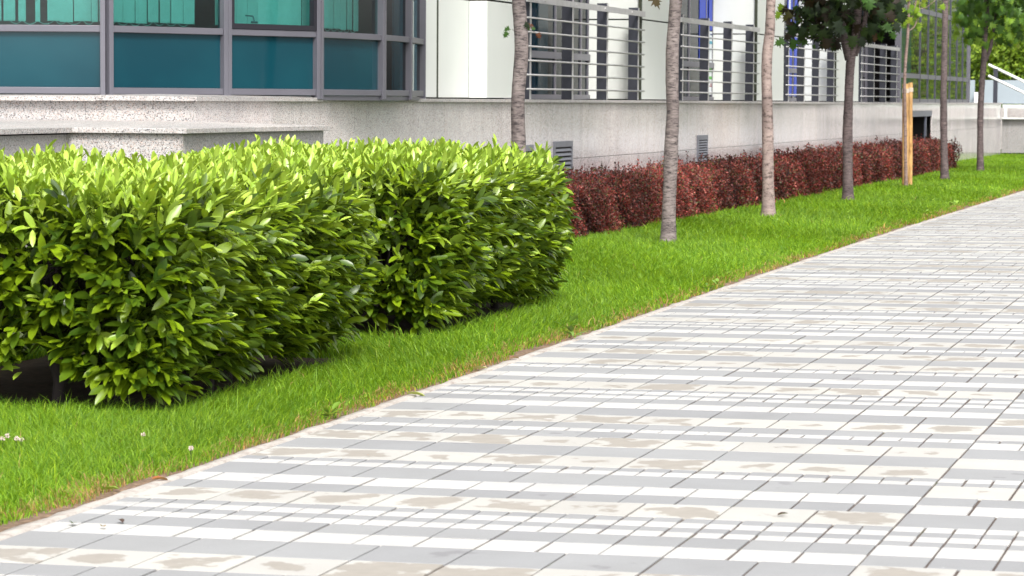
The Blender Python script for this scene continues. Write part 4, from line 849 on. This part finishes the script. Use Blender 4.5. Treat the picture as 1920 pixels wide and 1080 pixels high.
# ------------------------------------------------------------------ grass
def grass():
    rg = np.random.default_rng(77); P = []; Zs = []
    v = -3.0
    while v < 63:
        dv = .5; ucen = -2.5; Z = proj([ucen, v, 0])[2]; dn = 9000*(12/max(Z, 11))**1.35
        u0, u1 = -4.18, -.975; n = int(dn*(u1-u0)*dv); u = rg.uniform(u0, u1, n); vv = v+rg.random(n)*dv
        P.append(np.stack([u, vv, np.zeros(n)], 1)); v += dv
    P = np.concatenate(P); P[:, 2] = zg(P[:, 0], P[:, 1])-.012
    inA = lambda a, b: (P[:, 0] < -1.72) & (P[:, 0] > -3.4) & (P[:, 1] > a) & (P[:, 1] < b)
    k = ~(inA(3.15, 6.0) | inA(6.9, 9.9)); k &= ~((P[:, 0] < -3.50) & (P[:, 1] > 17.7) & (P[:, 1] < 47.8)); k &= ~((P[:, 0] < -3.75) & (P[:, 1] < 11.4))
    edge = -1.005-.035*np.sin(P[:, 1]*2.1)-.03*np.sin(P[:, 1]*5.7+1)-.035*np.sin(P[:, 1]*.9+2)
    far = np.clip((P[:, 0]-edge)/.07, 0, 1); k &= rg.random(len(P)) > far*1.25
    px, py, Z = proj(P); k &= (px > -160) & (px < 2080) & (py < 1200); P = P[k]; Z = Z[k]; far = far[k]; n = len(P)
    edge = edge[k]; de = np.clip((edge-P[:, 0])/.30, 0, 1)
    clump = .5+.5*np.sin(P[:, 0]*7+np.sin(P[:, 1]*3)*2)*np.sin(P[:, 1]*6+P[:, 0]*4)
    H = (.036+.038*rg.random(n)+.026*clump*rg.random(n))*(.45+.55*de)*(1.22+.05*(Z > 14)); tall = rg.random(n) < .015; H[tall] *= 1.7
    Wd = (.0030+.0014*rg.random(n))*np.clip(Z/13, 1, 3.2)
    az = rg.random(n)*6.283; lean = (.25+.75*rg.random(n)); d = np.stack([np.cos(az), np.sin(az)], 1)
    flow = np.stack([np.sin(P[:, 1]*1.3+P[:, 0]*2), np.cos(P[:, 0]*1.7+P[:, 1])], 1)*.6; d = d+flow; d /= np.linalg.norm(d, axis=1, keepdims=True)
    sd_ = np.stack([-d[:, 1], d[:, 0]], 1)
    r = rg.random(n)*6.28; sd_ = np.stack([np.cos(r), np.sin(r)], 1)
    B = P; mid = B.copy(); mid[:, :2] += d*(H*lean*.28)[:, None]; mid[:, 2] += H*.62; tip = B.copy(); tip[:, :2] += d*(H*lean*.95)[:, None]; tip[:, 2] += H*(1.12-.35*lean)
    s3 = np.concatenate([sd_, np.zeros((n, 1))], 1)*Wd[:, None]*.5
    V = np.stack([B-s3, B+s3, mid+s3*.85, mid-s3*.85, tip], 1).reshape(-1, 3); o_ = (np.arange(n)*5)[:, None]
    f4 = o_+np.array([[0, 1, 2, 3]]); f3 = o_+np.array([[3, 2, 4]])
    r1 = rg.random((n, 1)); c = np.array([.070, .178, .009])*(1-r1)+np.array([.225, .375, .020])*r1
    big = (.5+.5*np.sin(P[:, 0]*2.1+1.3*np.sin(P[:, 1]*.8))*np.sin(P[:, 1]*1.1+P[:, 0]))[:, None]; c = c*(.86+.26*big)
    dryp = np.clip(1-de*1.9, 0, 1)*(.45+.55*np.sin(P[:, 1]*1.9)**2)*.58+.003; dry = rg.random(n) < dryp; c[dry] = np.array([.34, .21, .095])*(.6+.7*rg.random((dry.sum(), 1)))
    yl = (rg.random(n) < .10); c[yl] = c[yl]*np.array([1.5, 1.25, 1.0])
    o = npmesh('grass', V, [f4, f3], MAT['grass'], col=np.repeat(c, 5, axis=0)); tag(o, 'short bright green lawn grass between the path and the wall', 'grass', kind='stuff'); return n
NG = grass()

# ------------------------------------------------------------------ small things at the edge
def litter(px, py, L, col, lab, cat='leaf'):
    r = ray(px, py); P = C+r*((.0-C[2])/r[2])
    for _ in range(12): P = C+r*((float(zg(P[0], P[1]))+.006-C[2])/r[2])
    a = random.random()*6.28; T = LAUREL.copy(); T[:, 2] = T[:, 2]+.18*np.abs(T[:, 1])
    V, fs, cc = leaves(P[None], np.array([[math.cos(a), math.sin(a), .04]]), np.array([[.1, .1, 1.0]]), np.array([L]), np.array([L*.5]), T, LF, np.array([col])); V[:, 2] += .004
    o = npmesh('fallen_leaf', V, fs, MAT['laurel'], col=cc, origin=tuple(P)); tag(o, lab, cat, 'fallen leaves near the path edge')
BR, TN, LG, OR = (.06, .03, .02), (.30, .20, .11), (.24, .34, .05), (.32, .11, .03)
litter(222, 976, .045, BR, 'small brown curled leaf on the grey paver nearest the bottom-left corner')
litter(135, 984, .05, (.06, .10, .03), 'dark green narrow leaf on a white paver near the bottom-left corner')
litter(196, 990, .04, TN, 'tan curled leaf on a white paver near the bottom-left corner')
litter(284, 901, .07, OR, 'orange-brown leaf on the concrete edging below the nearest laurel block')
litter(225, 919, .08, LG, 'pale green leaf lying on dry grass at the lower-left edge of the lawn')
litter(762, 740, .09, (.40, .45, .16), 'pale yellow-green leaf on the edging left of the weed')
litter(915, 692, .09, (.45, .42, .24), 'cream leaf on the path edge below the farther laurel block')
litter(1478, 965, .04, BR, 'brown scrap of leaf on the stained paver at the lower right')
litter(690, 855, .02, OR, 'tiny orange petal on the paving in the lower middle')
litter(955, 672, .06, (.30, .14, .09), 'reddish brown leaf on the kerb between two laurel blocks')
litter(150, 778, .07, OR, 'orange dry leaf under the stems of the nearest laurel block')
litter(285, 775, .08, (.22, .10, .05), 'brown dry leaf on soil beneath the near laurel block')
litter(705, 628, .10, (.36, .16, .05), 'orange dry leaf on soil in the gap between laurel blocks')
litter(690, 630, .09, (.28, .11, .05), 'darker reddish dry leaf on soil in the gap between laurel blocks')
def weed(px, py, h, n, lab, col):
    r = ray(px, py); P = C+r*((.0-C[2])/r[2])
    for _ in range(12): P = C+r*((float(zg(P[0], P[1]))-C[2])/r[2])
    rg = np.random.default_rng(int(px)); t = rg.random(n); az = rg.random(n)*6.28; D = np.stack([np.cos(az), np.sin(az), .35+t*.6], 1); Pp = P+np.stack([np.cos(az)*h*.25*t, np.sin(az)*h*.25*t, t*h*.5], 1)
    L = h*(.45+.4*rg.random(n)); V, fs, cc = leaves(Pp, D, np.tile((0, 0, 1.0), (n, 1))+rg.normal(0, .3, (n, 3)), L, L*.45, LAUREL, LF, np.tile(col, (n, 1))*(.8+.4*rg.random((n, 1))))
    o = npmesh('weed', V, fs, MAT['laurel'], col=cc, origin=tuple(P)); tag(o, lab, 'weed', 'small weeds along the lawn edge')
weed(618, 785, .09, 9, 'small leafy weed at the lawn edge below the gap of the laurel hedges', (.16, .28, .03))
weed(1075, 634, .10, 8, 'low weed with pale leaves at the edge right of the farther laurel block', (.16, .28, .05))
weed(1060, 618, .10, 5, 'upright small weed in the grass right of the farther laurel block', (.12, .24, .03))
weed(1790, 388, .12, 8, 'light green weed at the far lawn edge nearest the top of the path', (.20, .32, .04))
weed(1735, 402, .08, 6, 'small weed at the far lawn edge below the staked tree', (.18, .30, .04))
weed(1345, 540, .08, 7, 'small weed at the lawn edge below the pale grey trunk', (.16, .28, .04))
weed(1325, 545, .07, 7, 'tiny dark weed at the lawn edge below the pale grey trunk', (.10, .20, .03))
MAT['clover'] = plain('clover_petal', (.62, .48, .46), .8)
for (x, y, lab) in ((14, 817, 'largest white clover flower at the left edge'), (31, 822, 'white clover flower second from the left edge'), (40, 824, 'small white clover flower third from the left'), (5, 822, 'white clover flower touching the left edge'), (268, 815, 'lone pink clover flower below the near laurel block'), (358, 840, 'pink clover bud in the grass right of the lone clover flower')):
    r = ray(x, y); P = C+r*((.06-C[2])/r[2]); z0 = float(zg(P[0], P[1])); th = empty('clover_flower', (P[0], P[1], z0), lab, 'flower', 'clover flowers in the lawn')
    V, fs, cc = [], [], []
    rg = np.random.default_rng(x); n = 40; d = rg.normal(0, 1, (n, 3)); d /= np.linalg.norm(d, axis=1, keepdims=True); L = np.full(n, .010)
    V, fs, cc = leaves(P+d*.002, d, np.cross(d, (0, .3, 1)), L, L*.5, BB, BF, np.tile((.6, .5, .48), (n, 1))); npmesh('petals', V, fs, MAT['clover'], th)
    MB().tube([(P[0], P[1], z0), tuple(P)], .001, 5).build('stalk', MAT['stem'], th)
